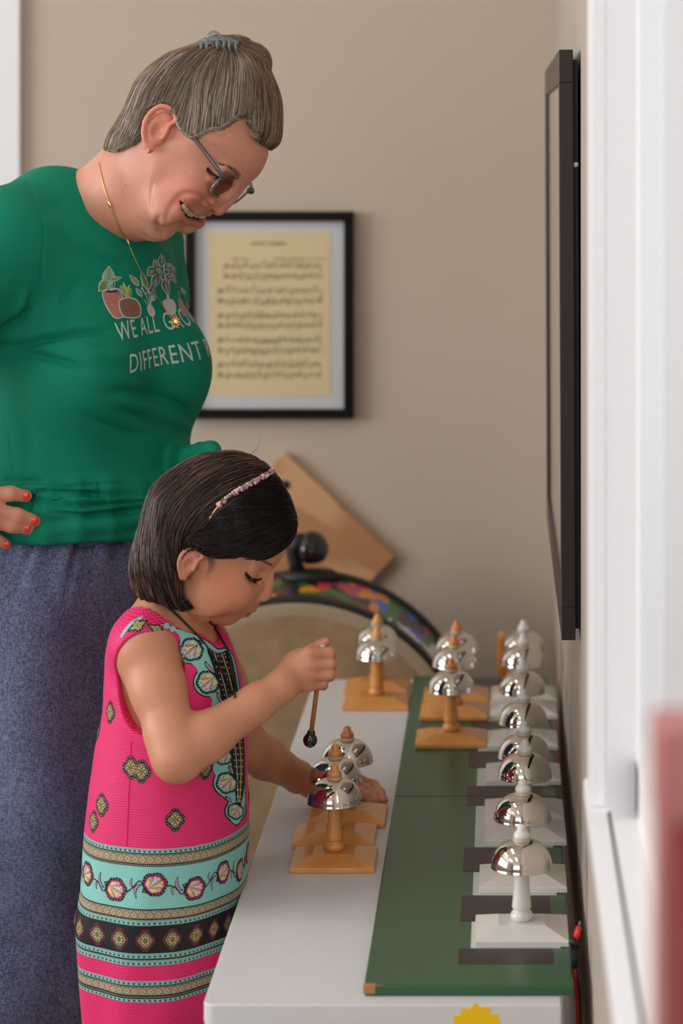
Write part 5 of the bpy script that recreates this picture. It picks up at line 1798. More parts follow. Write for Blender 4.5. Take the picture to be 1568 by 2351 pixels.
while d0 < cum[-1] - .016 and nbead < 96:
    i = int(np.searchsorted(cum, d0)) - 1; t = (d0 - cum[i]) / (cum[i + 1] - cum[i]); q_ = bpts[i] + (bpts[i + 1] - bpts[i]) * t
    nrm_ = (q_ + GO) - GH.w(.01, 0, .05); nrm_ /= np.linalg.norm(nrm_)
    for sd_ in (-1, 1):
        k = prs.randrange(4)
        if k not in src_me:
            o = protos_b[k].build('bead', bm_[k], hb); src_me[k] = o
        else:
            o = src_me[k].copy(); link(o, hb)
        fw = np.array(bn_ and GH.f); 
        o.location = tuple(q_ + nrm_ * (.0014 + prs.uniform(-.0004, .0006)) + GH.f * sd_ * .0011 + GH.u * -sd_ * .0006)
        o.rotation_euler = (prs.uniform(0, 3), prs.uniform(0, 3), prs.uniform(0, 3)); sc_ = prs.uniform(.75, 1.05); o.scale = (sc_, sc_, sc_)
        nbead += 1
        if sd_ == -1 and prs.random() < .35: break
    d0 += .0036


# ================================================================ the woman
wY = 3.15
WHF = HeadFrame((0, 0, 0), 50, 24, 16)
WHF.o = A3(P(372, 305, wY - .075)) - WHF.s * .076
wx, wy = -.572, 3.22
woman = empty('person', (wx, wy, 0), 'adult in green plant T-shirt and blue trousers bending to watch, hand on hip', 'person')
WO = A3(woman.location)
wyaw = R(31)
wF = np.array([math.cos(wyaw), -math.sin(wyaw), 0]); wR = np.array([-math.sin(wyaw), -math.cos(wyaw), 0])
wax = (wF, wR, gU)


def WT(f, r, z): return np.array([wx + .07 * max(0, z - 1.0), wy, 0]) + wF * f + wR * r + gU * z


def torso_w(S, e=0.0):
    S.ell(WT(.0, 0, 1.15), (.112 + e, .150 + e, .20), wax, k=.05)
    S.ell(WT(.015, 0, .97), (.128 + e, .155 + e, .15), wax, k=.06)
    for s_ in (-1, 1):
        S.ell(WT(.080, s_ * .074, 1.098), (.062 + e, .070 + e, .078), wax, k=.045)
        S.cap(WT(-.020, s_ * .055, 1.312), WT(-.012, s_ * (.130 if s_ > 0 else .098), 1.280), .052 + e, (.056 if s_ > 0 else .048) + e, k=.045)
    S.ell(WT(.006, 0.015, 1.25), (.078 + e, .112 + e, .090), wax, k=.045)
    return S


wp = lambda px, py, y: A3(P(px, py, y))
WS = Sdf(); torso_w(WS, -.018)
WS.ell(WT(.0, 0, .86), (.13, .165, .14), wax, k=.05)
for s_ in (-1, 1):
    WS.chain([WT(0, s_ * .08, .82), WT(.01, s_ * .085, .44), WT(-.02, s_ * .085, .30), WT(-.015, s_ * .09, .07)], [.085, .052, .056, .032], k=.02)
    WS.cap(WT(-.04, s_ * .09, .035), WT(.13, s_ * .10, .022), .034, .022, k=.02)
# neck and throat
nk0 = wp(232, 492, 3.20)
WS.chain([nk0, wp(244, 470, 3.19), wp(303, 412, 3.165), wp(362, 362, 3.15)], [.050, .051, .049, .050], k=.022)
WS.ell(wp(290, 462, 3.165), (.048, .050, .046), k=.03)
WS.ell(wp(334, 495, 3.150), (.027, .038, .028), k=.025)
wl_ = lambda px, py, l=0: WHF.from_px(px, py, l)
wface = [(612, 330), (612, 350), (604, 376), (590, 400), (573, 416), (562, 426), (556, 436), (545, 450), (528, 466), (508, 478), (488, 484), (474, 486), (461, 489), (448, 496), (435, 504), (424, 510), (415, 515), (407, 520), (402, 527), (396, 538),
         (386, 547), (370, 553), (350, 548), (325, 520), (300, 480), (282, 430), (270, 380), (266, 330), (276, 280), (302, 228), (345, 180), (400, 142), (462, 118), (528, 116), (578, 145), (610, 200), (622, 270)]
wfn, wc_, wrad, wPF = inflate(WHF, wface, .078, [(-.13, .036), (-.10, .043), (-.07, .054), (-.03, .066), (.01, .072), (.05, .076), (.10, .076), (.15, .06)], (.24, .02, .12))
WS.func(wfn, wc_, wrad, k=.022)
W_ = WHF.w
for s_ in (-1, 1):       # cheeks lifted by the smile, jaw
    c1 = wl_(447, 437, .046); WS.ell(W_(c1[0] - .013, s_ * .040, c1[1]), (.026, .021, .023), WHF.axes, k=.018)
    c1 = wl_(372, 470, .055); WS.ell(W_(c1[0] - .0, s_ * .040, c1[1]), (.024, .019, .026), WHF.axes, k=.02)
# eyes
we = wl_(497, 402, .033)
for s_ in (-1, 1):
    WS.ell(W_(we[0] + .016, s_ * .034, we[1]), (.012, .018, .011), WHF.axes, k=.015, mode='-')
    WS.ell(W_(we[0] + .001, s_ * .033, we[1]), (.0125, .0155, .012), WHF.axes, k=.004)
    WS.cap(W_(we[0] + .012, s_ * .020, we[1] - .010), W_(we[0] + .003, s_ * .047, we[1] - .006), .004, .003, k=.008)
    WS.cap(W_(we[0] + .013, s_ * .018, we[1] + .0135), W_(we[0] + .004, s_ * .046, we[1] + .0145), .0045, .004, k=.010)
# nose
q1, q2, q3 = wl_(550, 437), wl_(528, 455), wl_(502, 478)
WS.chain([W_(q1[0] - .006, 0, q1[1]), W_(q2[0] - .003, 0, q2[1]), W_(q3[0], 0, q3[1])], [.0065, .0075, .0098], k=.010)
q4 = wl_(482, 466, .013)
for s_ in (-1, 1):
    WS.ell(W_(q4[0], s_ * .0110, q4[1]), (.0100, .0068, .0085), WHF.axes, k=.004)
# lips around an open smile
def tl(pts):
    out = []
    for x, y in pts: out.append(trace(WS, x, y))
    return out


def both(pts):
    """line from the corner of the mouth to the middle, continued to the other corner"""
    return list(pts) + [mirror(WHF, p) for p in pts[::-1]]


def deep(pts, d_):
    n = len(pts); out = []
    for i, p in enumerate(pts):
        w_ = i / (n - 1); v = np.array([0, 1., 0]) * (1 - w_) - WHF.f * w_; out.append(p + v / np.linalg.norm(v) * d_)
    return out



m_gap = tl([(415, 464), (420, 476), (426, 485), (433, 492), (439, 497)])
m_up = tl([(417, 458), (426, 468), (434, 477), (441, 484), (447, 488)])
m_lo = tl([(410, 468), (410, 480), (412, 490), (415, 497), (419, 502)])
cr_a = tl([(464, 452), (448, 447), (424, 446), (404, 460), (388, 485), (382, 505)])
cr_b = tl([(366, 496), (361, 515), (366, 533), (377, 546)])
cr_c = tl([(350, 420), (345, 455), (350, 485)])
ala_p = tl([(479, 464)])[0]
for s_ in (1, -1):
    pa = ala_p if s_ > 0 else mirror(WHF, ala_p)
    WS.ell(pa - WHF.s * s_ * .0012 - WHF.f * .001, (.0090, .0070, .0082), WHF.axes, k=.0035)
ala_p = ala_p; nos_p = tl([(482, 478)])[0]; nos_l = tl([(477, 467), (483, 478), (488, 488)]); ala_l = tl([(467, 452), (468, 462), (474, 472)])
fl_ = lambda p: WHF.loc(np.asarray(p)[None])
WS.chain(both(deep(m_up, .0025)), [.0018, .0032, .0040, .0046, .0050, .0050, .0046, .0040, .0032, .0018], k=.004)
WS.chain(both(deep(m_lo, .0020)), [.0020, .0040, .0050, .0054, .0054, .0054, .0050, .0044, .0034, .0018], k=.004)
WS.chain(both(deep(m_gap, .0015)), [.0016, .0042, .0052, .0054, .0054, .0054, .0054, .0052, .0042, .0016], k=.0015, mode='-')
WS.chain(both(deep(m_gap, .0065)), [.0016, .0042, .0052, .0054, .0054, .0054, .0054, .0052, .0042, .0016], k=.0015, mode='-')
for pts, rr in ((cr_a, .0026), (cr_b, .0030), (cr_c, .0014), (ala_l, .0022)):
    for s_ in (1, -1):
        pp = pts if s_ > 0 else [mirror(WHF, p) for p in pts]
        D_ = Sdf(); pc = catmull(pp, 3, False); D_.chain([p + WHF.s * s_ * .0004 for p in pc], [rr * (.3 + .9 * math.sin(math.pi * i / (len(pc) - 1))) for i in range(len(pc))], k=.001)
        WS.func(D_.d, pp[len(pp) // 2], .07, k=.0045, mode='-')
for s_ in (1, -1):
    pa = ala_p if s_ > 0 else mirror(WHF, ala_p); pn_ = nos_p if s_ > 0 else mirror(WHF, nos_p)
    pp = nos_l if s_ > 0 else [mirror(WHF, p) for p in nos_l]
    D_ = Sdf(); D_.chain(pp, [.0020, .0036, .0018], k=.001); WS.func(D_.d, pp[1], .03, k=.0012, mode='-')
we_a = wl_(368, 300, .076)
for s_ in (-1, 1): add_ear(WS, WHF, (we_a[0], .0745, we_a[1]), .0605, s_, R(24), out=.30)
# right arm and the hand on the hip
wsh = WT(-.015, .152, 1.268); wel = wp(-330, 905, 2.98); wwr = wp(-105, 1158, 3.030)
WS.chain([wsh, wsh + (wel - wsh) * .5, wel], [.056, .048, .042], k=.03)
WS.chain([wel, wel + (wwr - wel) * .3, wwr], [.042, .040, .027], k=.02)
WS.chain([wwr, wp(-60, 1170, 3.032)], [.026, .024], k=.01)
WS.ell(wp(-62, 1178, 3.035), (.034, .017, .036), k=.012)
wf_ = [([(-62, 1150, 3.030), (-20, 1136, 3.026), (25, 1133, 3.032), (60, 1139, 3.042)], [.0115, .0100, .0094, .0080]),
       ([(-62, 1168, 3.028), (-10, 1172, 3.022), (40, 1184, 3.030), (80, 1196, 3.042)], [.0115, .0102, .0095, .0080]),
       ([(-62, 1188, 3.028), (-12, 1197, 3.022), (28, 1206, 3.030), (64, 1214, 3.042)], [.0110, .0098, .0092, .0078]),
       ([(-66, 1208, 3.030), (-30, 1229, 3.026), (-8, 1240, 3.032), (14, 1249, 3.040)], [.0105, .0088, .0080, .0068])]
for pp, rr in wf_:
    D_ = Sdf(); D_.chain([wp(*q_) for q_ in pp], rr, k=.005); WS.func(D_.d, wp(*pp[1]), .075, k=.0018)
TH = Sdf(); TH.chain([wp(-90, 1150, 3.05), wp(-70, 1115, 3.075), wp(-50, 1095, 3.10)], [.012, .0105, .009], k=.005); WS.func(TH.d, wp(-70, 1115, 3.07), .06, k=.004)
# far arm, hanging behind
wsl = WT(-.015, -.125, 1.262)
WS.chain([wsl, wp(330, 900, 3.40), wp(395, 1150, 3.38)], [.052, .042, .028], k=.02)
WS.ell(wp(412, 1215, 3.375), (.020, .016, .040), k=.012)
for j in range(4):
    D_ = Sdf(); D_.chain([wp(405 + j * 7, 1240, 3.365 + .012 * j), wp(412 + j * 6, 1275, 3.36 + .012 * j), wp(410 + j * 6, 1305, 3.36 + .012 * j)], [.009, .008, .0065], k=.004); WS.func(D_.d, wp(410, 1270, 3.37), .06, k=.002)
D_ = Sdf(); D_.chain([wp(420, 1200, 3.355), wp(432, 1235, 3.345), wp(434, 1255, 3.345)], [.010, .009, .007], k=.004); WS.func(D_.d, wp(430, 1230, 3.35), .04, k=.003)

zw_ = np.concatenate([np.arange(0, .86, .012), np.arange(.86, 1.16, .0036), np.arange(1.16, 1.56, .0018)])
wv, wfc = surface_net(WS.d, (-.90, 2.90, 0), (-.24, 3.46, 1.56), .0019, zw_)
wv = smooth_verts(wv, wfc, 2, .5)
col = np.tile(lin(214, 150, 126), (len(wv), 1))
f, l, u = WHF.loc(wv)
hd = (np.abs(l) < .10) & (f > -.12) & (f < .16) & (u > -.15) & (u < .16)
al = np.abs(l)
w = np.where(hd, np.exp(-(((f - c1[0]) / .05) ** 2 + ((u - wl_(440, 430, .04)[1]) / .032) ** 2)) * sst(.018, .04, al), 0); col = mixc(col, w * .45, lin(212, 120, 100))
w = np.where(hd, np.exp(-(((f - q3[0]) / .016) ** 2 + ((u - q3[1]) / .014) ** 2)), 0); col = mixc(col, w * .45, lin(206, 112, 98))
w = np.where(hd & (al > .072) & (np.abs(f - we_a[0]) < .03) & (np.abs(u - we_a[1]) < .04), .45, 0); col = mixc(col, w, lin(222, 128, 108))
# lips
def near_line(pts):
    best = np.full(len(wv), 1e9); pc = catmull(pts, 3, False)
    m_ = (np.abs(wv - pc.mean(0)).max(1) < .07); q_ = wv[m_]; bb = np.full(len(q_), 1e9)
    for i in range(len(pc) - 1):
        e_ = pc[i + 1] - pc[i]; t = np.clip((q_ - pc[i]) @ e_ / max(e_ @ e_, 1e-12), 0, 1)
        bb = np.minimum(bb, np.linalg.norm(q_ - pc[i] - t[:, None] * e_, axis=1))
    best[m_] = bb; return best


for pts, r_ in ((both(deep(m_up, .002)), .0052), (both(deep(m_lo, .002)), .0064)):
    d1 = near_line(pts); col = mixc(col, (1 - sst(r_ * .75, r_ * 1.25, d1)) * .6, lin(200, 104, 98))
d1 = near_line(both(deep(m_gap, .0070))); col = mixc(col, (1 - sst(.0058, .0070, d1)) * .85, lin(110, 36, 34))
for pts in (cr_a, cr_b): d1 = near_line(pts); col = mixc(col, np.exp(-(d1 / .002) ** 2) * .25, lin(176, 92, 74))
d1 = near_line(nos_l); col = mixc(col, np.exp(-(d1 / .0026) ** 2) * .8, lin(90, 36, 30))
# small moles
for (x, y, r_) in ((517, 287, 2.6), (511, 310, 1.6), (492, 331, 1.6), (400, 399, 1.5), (427, 396, 1.5), (288, 425, 1.6), (338, 428, 1.4), (318, 497, 1.6)):
    pass
wbvh = BVHTree.FromPolygons([tuple(p) for p in wv], [tuple(q_) for q_ in wfc])
for (x, y, r_) in ((517, 287, 1.7), (511, 310, 1.0), (492, 331, 1.0), (400, 399, 1.0), (427, 396, 1.0), (288, 425, 1.0), (338, 428, 1.0), (318, 497, 1.1)):
    h_ = cam_hit(wbvh, x, y)
    if h_ is None: continue
    w = np.exp(-((wv - A3(h_[0])) ** 2).sum(1) / (r_ * .0010) ** 2); col = mixc(col, w * .75, lin(120, 62, 50))
np_mesh('body', wv - WO, wfc, M['skin'], woman, col=col)
# nails
M['nail'] = mat('nail_polish', srgb(232, 74, 54), .15, coat=.8)
for (x, y, yy, rx, rz, an) in ((59, 1138, 3.032, .0062, .0068, 4), (78, 1195, 3.0325, .0066, .0074, 14), (61, 1213, 3.0325, .0066, .0070, 10), (15, 1249, 3.0325, .0055, .0058, 20)):
    b = MB(); c_ = wp(x, y, yy + .0022) - WO
    b.ball(tuple(c_), (rx * .85, .0036, rz * .92), 16, 10, M=Matrix.Rotation(R(an), 4, 'Y') @ Matrix.Rotation(R(12), 4, 'Z')); b.build('fingernail', M['nail'], woman)
# teeth
b = MB()
tc_ = catmull(both(deep([m_gap[0] + WHF.u * .0005, m_gap[1] + WHF.u * .0012, m_gap[2] + WHF.u * .0015, m_gap[3] + WHF.u * .0015, m_gap[4] + WHF.u * .0015], .0050)), 8, False)
cum_ = np.concatenate([[0], np.cumsum(np.linalg.norm(np.diff(tc_, axis=0), axis=1))])
at_ = lambda s_: np.array([np.interp(s_, cum_, tc_[:, k]) for k in range(3)])
nt_ = 10
for i in range(nt_):
    s0 = .0035 + (cum_[-1] - .007) * (i + .5) / nt_; p = at_(s0); ta = at_(s0 + .001) - at_(s0 - .001); ta = ta / np.linalg.norm(ta)
    c_ = abs(i - (nt_ - 1) / 2) / (nt_ / 2); up_ = Vector(WHF.u); xx = Vector(ta); yy = xx.cross(up_).normalized(); zz_ = yy.cross(xx)
    Mx = Matrix((xx, yy, zz_)).transposed().to_4x4()
    b.ball(tuple(p - WO), ((cum_[-1] - .007) / nt_ * .54, .0030, .0056 - .0012 * c_), 12, 8, M=Mx)
b.build('teeth', mat('teeth', srgb(240, 226, 202), .2, coat=.5), woman)
lash_brow(WHF, WS, wbvh, woman, WO, [(477, 384), (482, 392), (490, 400), (500, 406), (508, 408)], [(508, 378), (525, 384), (540, 395), (551, 410)],
          mat('lash_brown', srgb(40, 26, 22), .6), mat('brow_brown', srgb(134, 96, 78), .7), 26, .0065, 190, .0034, .0065, .0011)
# earring
b = MB(); ec = wl_(338, 346, .084)
for a in np.linspace(0, 2 * math.pi, 9)[:-1]: b.ball(tuple(W_(ec[0], .0835, ec[1]) - WO + WHF.f * .0016 * math.cos(a) + WHF.u * .0022 * math.sin(a)), .0011, 8, 6)
b.build('earring', M['gold'], woman)

# ---------------------------------------------------------------- glasses
gls = None
M['tort'] = mat('tortoise_frame', srgb(108, 92, 88), .22, coat=.6, var=.75, vscale=170)
M['lens'] = bpy.data.materials.new('tinted_lens'); M['lens'].use_nodes = True
_b = M['lens'].node_tree.nodes['Principled BSDF']; _b.inputs['Transmission Weight'].default_value = 1; _b.inputs['Base Color'].default_value = (.62, .50, .48, 1); _b.inputs['Roughness'].default_value = .02; _b.inputs['IOR'].default_value = 1.04
lc = wl_(503, 413, .033)
b = MB(); LN = {}
for s_ in (1, -1):
    def rim(k, o_=0):
        out = []
        for i in range(40):
            a = 2 * math.pi * i / 40; ca, sa = math.cos(a), math.sin(a)
            x = .0215 * k * math.copysign(abs(ca) ** .85, ca); y = .0185 * k * math.copysign(abs(sa) ** .85, sa)
            out.append(W_(lc[0] + .010 + o_ - .10 * (x) * 1.0 - .10 * y, s_ * (.0330 + x), lc[1] + .001 + y) - WO)
        return out
    pts = rim(1.0); b.tube(pts + pts[:2], .0025, 8, cap=False)
    LN[s_] = rim(.97)
b.tube([W_(lc[0] + .0115, -.0105, lc[1] + .006) - WO, W_(lc[0] + .0145, 0, lc[1] + .009) - WO, W_(lc[0] + .0115, .0105, lc[1] + .006) - WO], .0018, 8)
gls = b.build('glasses', M['tort'], woman)
for s_ in (1, -1):
    b = MB(); c_ = sum(LN[s_]) / 40; n = 40
    vs = [tuple(p) for p in LN[s_]] + [tuple(p + WHF.f * .0012) for p in LN[s_]]
    b.add(vs, [tuple(range(n)), tuple(range(n, 2 * n))[::-1]] + [(i, (i + 1) % n, n + (i + 1) % n, n + i) for i in range(n)])
    b.build('lens', M['lens'], gls)
M['temple'] = mat('temple_arm', srgb(92, 82, 84), .2, metal=.3, coat=.6)
for s_ in (1, -1):
    ta = wl_(507, 398, .066); tb_2 = wl_(404, 264, .080)
    hx_ = W_(lc[0] + .007, s_ * .055, lc[1] + .008)
    pts = [hx_, W_(ta[0], s_ * .0665, ta[1]), W_((ta[0] + tb_2[0]) / 2, s_ * .0760, (ta[1] + tb_2[1]) / 2 + .001), W_(tb_2[0], s_ * .0800, tb_2[1]), W_(tb_2[0] - .018, s_ * .080, tb_2[1] - .004)]
    b = MB(); pc = catmull(pts, 6, False); b.tube([p - WO for p in pc], [.0034 - .0016 * i / len(pc) for i in range(len(pc))], 8); b.build('temple_arm', M['temple'], gls)

# ---------------------------------------------------------------- hair
WH = Sdf()
whair = [(616, 340), (632, 325), (639, 288), (639, 242), (631, 200), (614, 163), (586, 136), (540, 118), (482, 112), (425, 118), (384, 139), (345, 168), (318, 203), (300, 245), (280, 282), (260, 312), (246, 345), (236, 372), (232, 410), (270, 450), (400, 460), (520, 440), (590, 400)]
wh, whc, whr, _ = inflate(WHF, whair, .080, [(-.12, .052), (-.07, .066), (-.02, .0755), (.03, .081), (.08, .083), (.13, .078), (.17, .06)], (.13, .03, .13))
WH.func(wh, whc, whr, k=0)
wfc1 = [(215, 356), (240, 347), (275, 334), (305, 324), (323, 306), (328, 282), (345, 250), (372, 240), (398, 252), (412, 290), (432, 312), (452, 316), (478, 300), (512, 288), (540, 262), (560, 262), (580, 296), (600, 334), (645, 350), (660, 640), (150, 640), (150, 370)]
wfc0 = [(190, 368), (240, 352), (300, 352), (420, 330), (520, 300), (575, 290), (606, 334), (650, 350), (660, 640), (150, 640), (150, 400)]
wq1 = PolyField([WHF.from_px(x, y, .072) for x, y in wfc1]); wq0 = PolyField([WHF.from_px(x, y, 0) for x, y in wfc0])


def wcut(p):
    f, l, u = WHF.loc(p); w_ = sst(.030, .060, np.abs(l))
    return wq1(f, u) * w_ + wq0(f, u) * (1 - w_)


WH.func(wcut, W_(.05, 0, -.05), .34, k=.005, mode='-')
bun = [wl_(455, 130), wl_(500, 124), wl_(545, 124), wl_(580, 134)]
WH.chain([W_(a, .002, b_) for a, b_ in bun], [.014, .019, .019, .015], k=.014)
WH.ell(W_(*[wl_(586, 142)[0], 0, wl_(586, 142)[1]]), (.018, .022, .018), WHF.axes, k=.012)
whv, whf = surface_net(WH.d, (-.56, 3.00, 1.33), (-.24, 3.32, 1.58), .0021)
whv = smooth_verts(whv, whf, 2, .5)
knot_ = W_(wl_(520, 112)[0], .0, wl_(520, 112)[1])


def wflow(p):
    q_ = np.array([p[0], p[1], p[2]])
    d_ = knot_ - q_; L_ = np.linalg.norm(d_)
    if L_ < .030: return WHF.f * .9 + WHF.s * .2
    return d_ / L_


tones = {'t': [lin(206, 194, 176), lin(182, 168, 150), lin(226, 216, 202), lin(148, 130, 114), lin(194, 178, 156)], 'b': [lin(124, 96, 80), lin(150, 124, 104), lin(106, 82, 68), lin(172, 150, 128)], 'n': [lin(162, 146, 130), lin(136, 120, 106), lin(188, 174, 158), lin(112, 94, 84)]}


def wcol(p, r_):
    f, l, u = WHF.loc(np.array([p[0], p[1], p[2]]))
    an = math.atan2(u - .06, f - .01)
    if np.linalg.norm(np.array([p[0], p[1], p[2]]) - knot_) < .034: k = 'b'
    elif abs(l) < .043 + .01 * math.sin(f * 60): k = 'b'
    elif f > -.01: k = 't'
    else: k = 'n'
    if k == 't' and math.sin(an * 23 + l * 30) > .35: k = 'n'
    return tones[k][r_.randrange(len(tones[k]))]


hc_ = np.tile(lin(132, 114, 98), (len(whv), 1))
whair_o = np_mesh('hair', whv - WO, whf, M['hair'], woman, col=hc_)
whb = BVHTree.FromPolygons([tuple(p) for p in whv], [tuple(q_) for q_ in whf])
sd, sn_ = sample_faces(whv, whf, 5200, rng, lambda c: (WHF.loc(c)[1] > -.035) * 1.0)
so = hair_strands('strands', whb, sd, sn_, wflow, .075, 14, .00040, wcol, whair_o, M['hair'], lift=.0020, rng=prs, jitter=.07)
co = np.empty(len(so.data.vertices) * 3, np.float32); so.data.vertices.foreach_get('co', co); co = co.reshape(-1, 3) - WO.astype(np.float32); so.data.vertices.foreach_set('co', co.ravel()); so.data.update()
b = MB()


def wwisp(pts_px, y, r0=.00022):
    pts = catmull(pts_px, 5, False); b.tube([wp(x, yy, y) - WO for x, yy in pts], [r0 * (1 - .7 * i / len(pts)) for i in range(len(pts))], 4)


wwisp([(455, 92), (452, 75), (458, 55), (475, 48)], 3.15); wwisp([(500, 70), (485, 45), (510, 42), (560, 60), (590, 95)], 3.15); wwisp([(470, 85), (475, 60), (500, 52)], 3.14); wwisp([(560, 95), (590, 100), (600, 125), (592, 140)], 3.14)
b.build('crown_wisps', mat('wisp_grey', srgb(186, 172, 152), .5), whair_o); b = MB()
for i in range(46):
    x0 = prs.uniform(262, 330); y0 = 350 - (x0 - 262) * .25 + prs.uniform(-25, 0); dx = prs.uniform(-55, -8)
    wwisp([(x0, y0), (x0 + dx * .3, y0 + 8), (x0 + dx * .7, y0 + prs.uniform(0, 22)), (x0 + dx, y0 + prs.uniform(-12, 32))], 3.10 + prs.uniform(-.02, .04), .00018)
b.build('nape_wisps', bpy.data.materials['wisp_grey'], whair_o); b = MB()
for i in range(90):
    x0 = prs.uniform(425, 550); y0 = 312 - (x0 - 430) * .38; wwisp([(x0, y0 - 14), (x0 + prs.uniform(-4, 6), y0), (x0 + prs.uniform(-12, 12), y0 + prs.uniform(6, 20))], 3.073 + abs(x0 - 470) * .0001, .00014)
b.build('temple_wisps', bpy.data.materials['wisp_grey'], whair_o)
# claw clip
M['clip'] = mat('clear_clip', srgb(170, 196, 196), .08, trans=.75)
cl = None
b = MB()
for x, y0, y1 in ((463, 96, 122), (476, 93, 123), (500, 88, 118), (516, 89, 120), (528, 91, 122), (543, 95, 122)):
    pc = catmull([(x - 1, y0), (x - 2, (y0 + y1) / 2), (x + 1, y1)], 5, False)
    b.tube([wp(a, c, 3.1215 - .004 * math.sin(i / 10 * math.pi)) - WO for i, (a, c) in enumerate(pc)], .0016, 7)
b.tube([wp(a, c, 3.123) - WO for a, c in catmull([(455, 98), (475, 92), (500, 88), (525, 91), (548, 98)], 5, False)], .0026, 8)
pc = catmull([(478, 93), (478, 80), (490, 73), (503, 79), (505, 90)], 6, False); b.tube([wp(a, c, 3.130) - WO for a, c in pc], .0016, 8)
b.build('hair_claw', M['clip'], woman)

# ---------------------------------------------------------------- T-shirt
SH = Sdf(); torso_w(SH, .006)
slv = [wsh, wsh + (wel - wsh) * .35, wsh + (wel - wsh) * .62]
SH.chain(slv, [.068, .066, .066], k=.035)
SH.chain([wsl, wsl + (wp(330, 900, 3.40) - wsl) * .35, wsl + (wp(330, 900, 3.40) - wsl) * .6], [.064, .062, .062], k=.03)
slc = wsh + (wel - wsh) * .60; sld = (wel - wsh) / np.linalg.norm(wel - wsh)
SH.func(lambda p: -((p - slc) @ sld), slc + sld * .06, .10, k=.003, mode='-')
SH.cap(slc - sld * .015, slc + sld * .05, .058, k=.003, mode='-')
# neckline
nc = wp(303, 443, 3.205) ; na = np.array([.56, .27, .81]); na /= np.linalg.norm(na)


def neckcut(p):
    q_ = p - nc; a = q_ @ na; rr = np.linalg.norm(q_ - a[:, None] * na, axis=1)
    return np.maximum(rr - .078 - .12 * np.maximum(a, 0), -.014 - a)


SH.func(neckcut, nc + na * .1, .22, k=.004, mode='-')
# rolled, knotted hem
for k_, (zz, ro, rr) in enumerate(((.956, .004, .011), (.938, .008, .012), (.921, .009, .012), (.905, .004, .0125))):
    pts = []
    for i in range(25):
        a = 2 * math.pi * i / 24
        pts.append(WT(.015 + (.132 + ro) * math.cos(a), (.160 + ro) * math.sin(a), zz + .006 * math.sin(a * 2 + k_ * 1.3) + .010 * math.cos(a) * (k_ - 1.5) * -.3))
    SH.chain(pts, [rr] * 25, k=.007)
SH.chain([wp(395, 1075, 3.20), wp(425, 1060, 3.165), wp(440, 1050, 3.14), wp(462, 1040, 3.12), wp(484, 1036, 3.10), wp(500, 1046, 3.09)], [.030, .020, .014, .012, .011, .006], k=.014)
SH.chain([wp(470, 1046, 3.11), wp(486, 1056, 3.10), wp(498, 1062, 3.095)], [.010, .009, .005], k=.006)


def hemcut(p): return np.maximum(p[:, 2] - .893, -1.0 + 0 * p[:, 0])


SH.func(lambda p: p[:, 2] - .894, (wx, wy, .80), .35, k=.006, mode='-')
sv, sf = surface_net(SH.d, (-.86, 2.92, .86), (-.33, 3.50, 1.40), .0034)
sv = smooth_verts(sv, sf, 3, .5)
sN = vert_normals(sv, sf)
pxv = VX + sv[:, 0] / sv[:, 1] * FP; pyv = VY + (CZ - sv[:, 2]) / sv[:, 1] * FP
near = sst(.1, -.3, sN[:, 1])
disp = np.zeros(len(sv))


def fold(pts, amp, wid, asym=0.0):
    """a soft crease (amp<0) or ridge along a line of the cloth"""
    pts = catmull(pts, 5, False); best = np.full(len(sv), 1e9); tt = np.zeros(len(sv)); sg_ = np.zeros(len(sv))
    for i in range(len(pts) - 1):
        a = pts[i]; e = pts[i + 1] - a; L2 = e @ e
        t = np.clip(((pxv - a[0]) * e[0] + (pyv - a[1]) * e[1]) / L2, 0, 1)
        dx = pxv - a[0] - t * e[0]; dy = pyv - a[1] - t * e[1]; d_ = np.hypot(dx, dy); m_ = d_ < best
        best[m_] = d_[m_]; tt[m_] = (i + t[m_]) / (len(pts) - 1); sg_[m_] = np.sign(e[0] * dy[m_] - e[1] * dx[m_])
    g_ = np.exp(-(best / wid) ** 2) * np.sin(np.pi * np.clip(tt, .03, .97)) ** .6
    return (amp * g_ + asym * g_ * sg_ * best / wid) * near


for pts, am, wd, asy in (([(0, 800), (60, 793), (120, 775), (200, 762), (260, 765)], -.0070, 9, .004), ([(0, 812), (70, 815), (140, 830), (200, 850)], -.0050, 9, .002), ([(0, 770), (40, 740), (75, 705)], -.005, 9, .003), ([(20, 730), (45, 700), (60, 660)], .004, 12, 0),
                         ([(250, 905), (300, 905), (360, 915), (410, 935), (440, 960), (462, 990)], -.0065, 15, .004), ([(270, 945), (330, 962), (390, 985), (440, 1005)], -.004, 12, .002), ([(180, 950), (260, 985), (340, 1010)], -.003, 14, 0),
                         ([(150, 560), (240, 600), (300, 610)], -.003, 16, 0), ([(90, 480), (160, 470), (260, 520)], -.0025, 16, 0), ([(180, 640), (140, 720), (120, 770)], -.003, 14, 0),
                         ([(300, 840), (340, 880), (400, 900)], -.003, 16, 0), ([(20, 900), (60, 980), (70, 1060)], -.003, 14, 0), ([(170, 790), (230, 815), (300, 820)], .0030, 16, 0),
                         ([(0, 1108), (80, 1106), (160, 1112), (300, 1112)], -.005, 5, .003), ([(60, 1128), (160, 1133), (250, 1140), (345, 1138)], -.004, 5, .003), ([(90, 1160), (180, 1163), (260, 1158), (345, 1150)], -.005, 6, .003),
                         ([(100, 1172), (200, 1185), (340, 1170)], -.004, 5, .002), ([(66, 1172), (72, 1150), (90, 1130), (115, 1124)], -.005, 4, .002), ([(110, 1145), (220, 1150), (340, 1145)], .004, 6, 0)):
    disp += fold(pts, am, wd, asy)
disp += .0008 * np.sin(sv[:, 2] * 90 + sv[:, 0] * 60) * sst(1.05, .95, sv[:, 2])
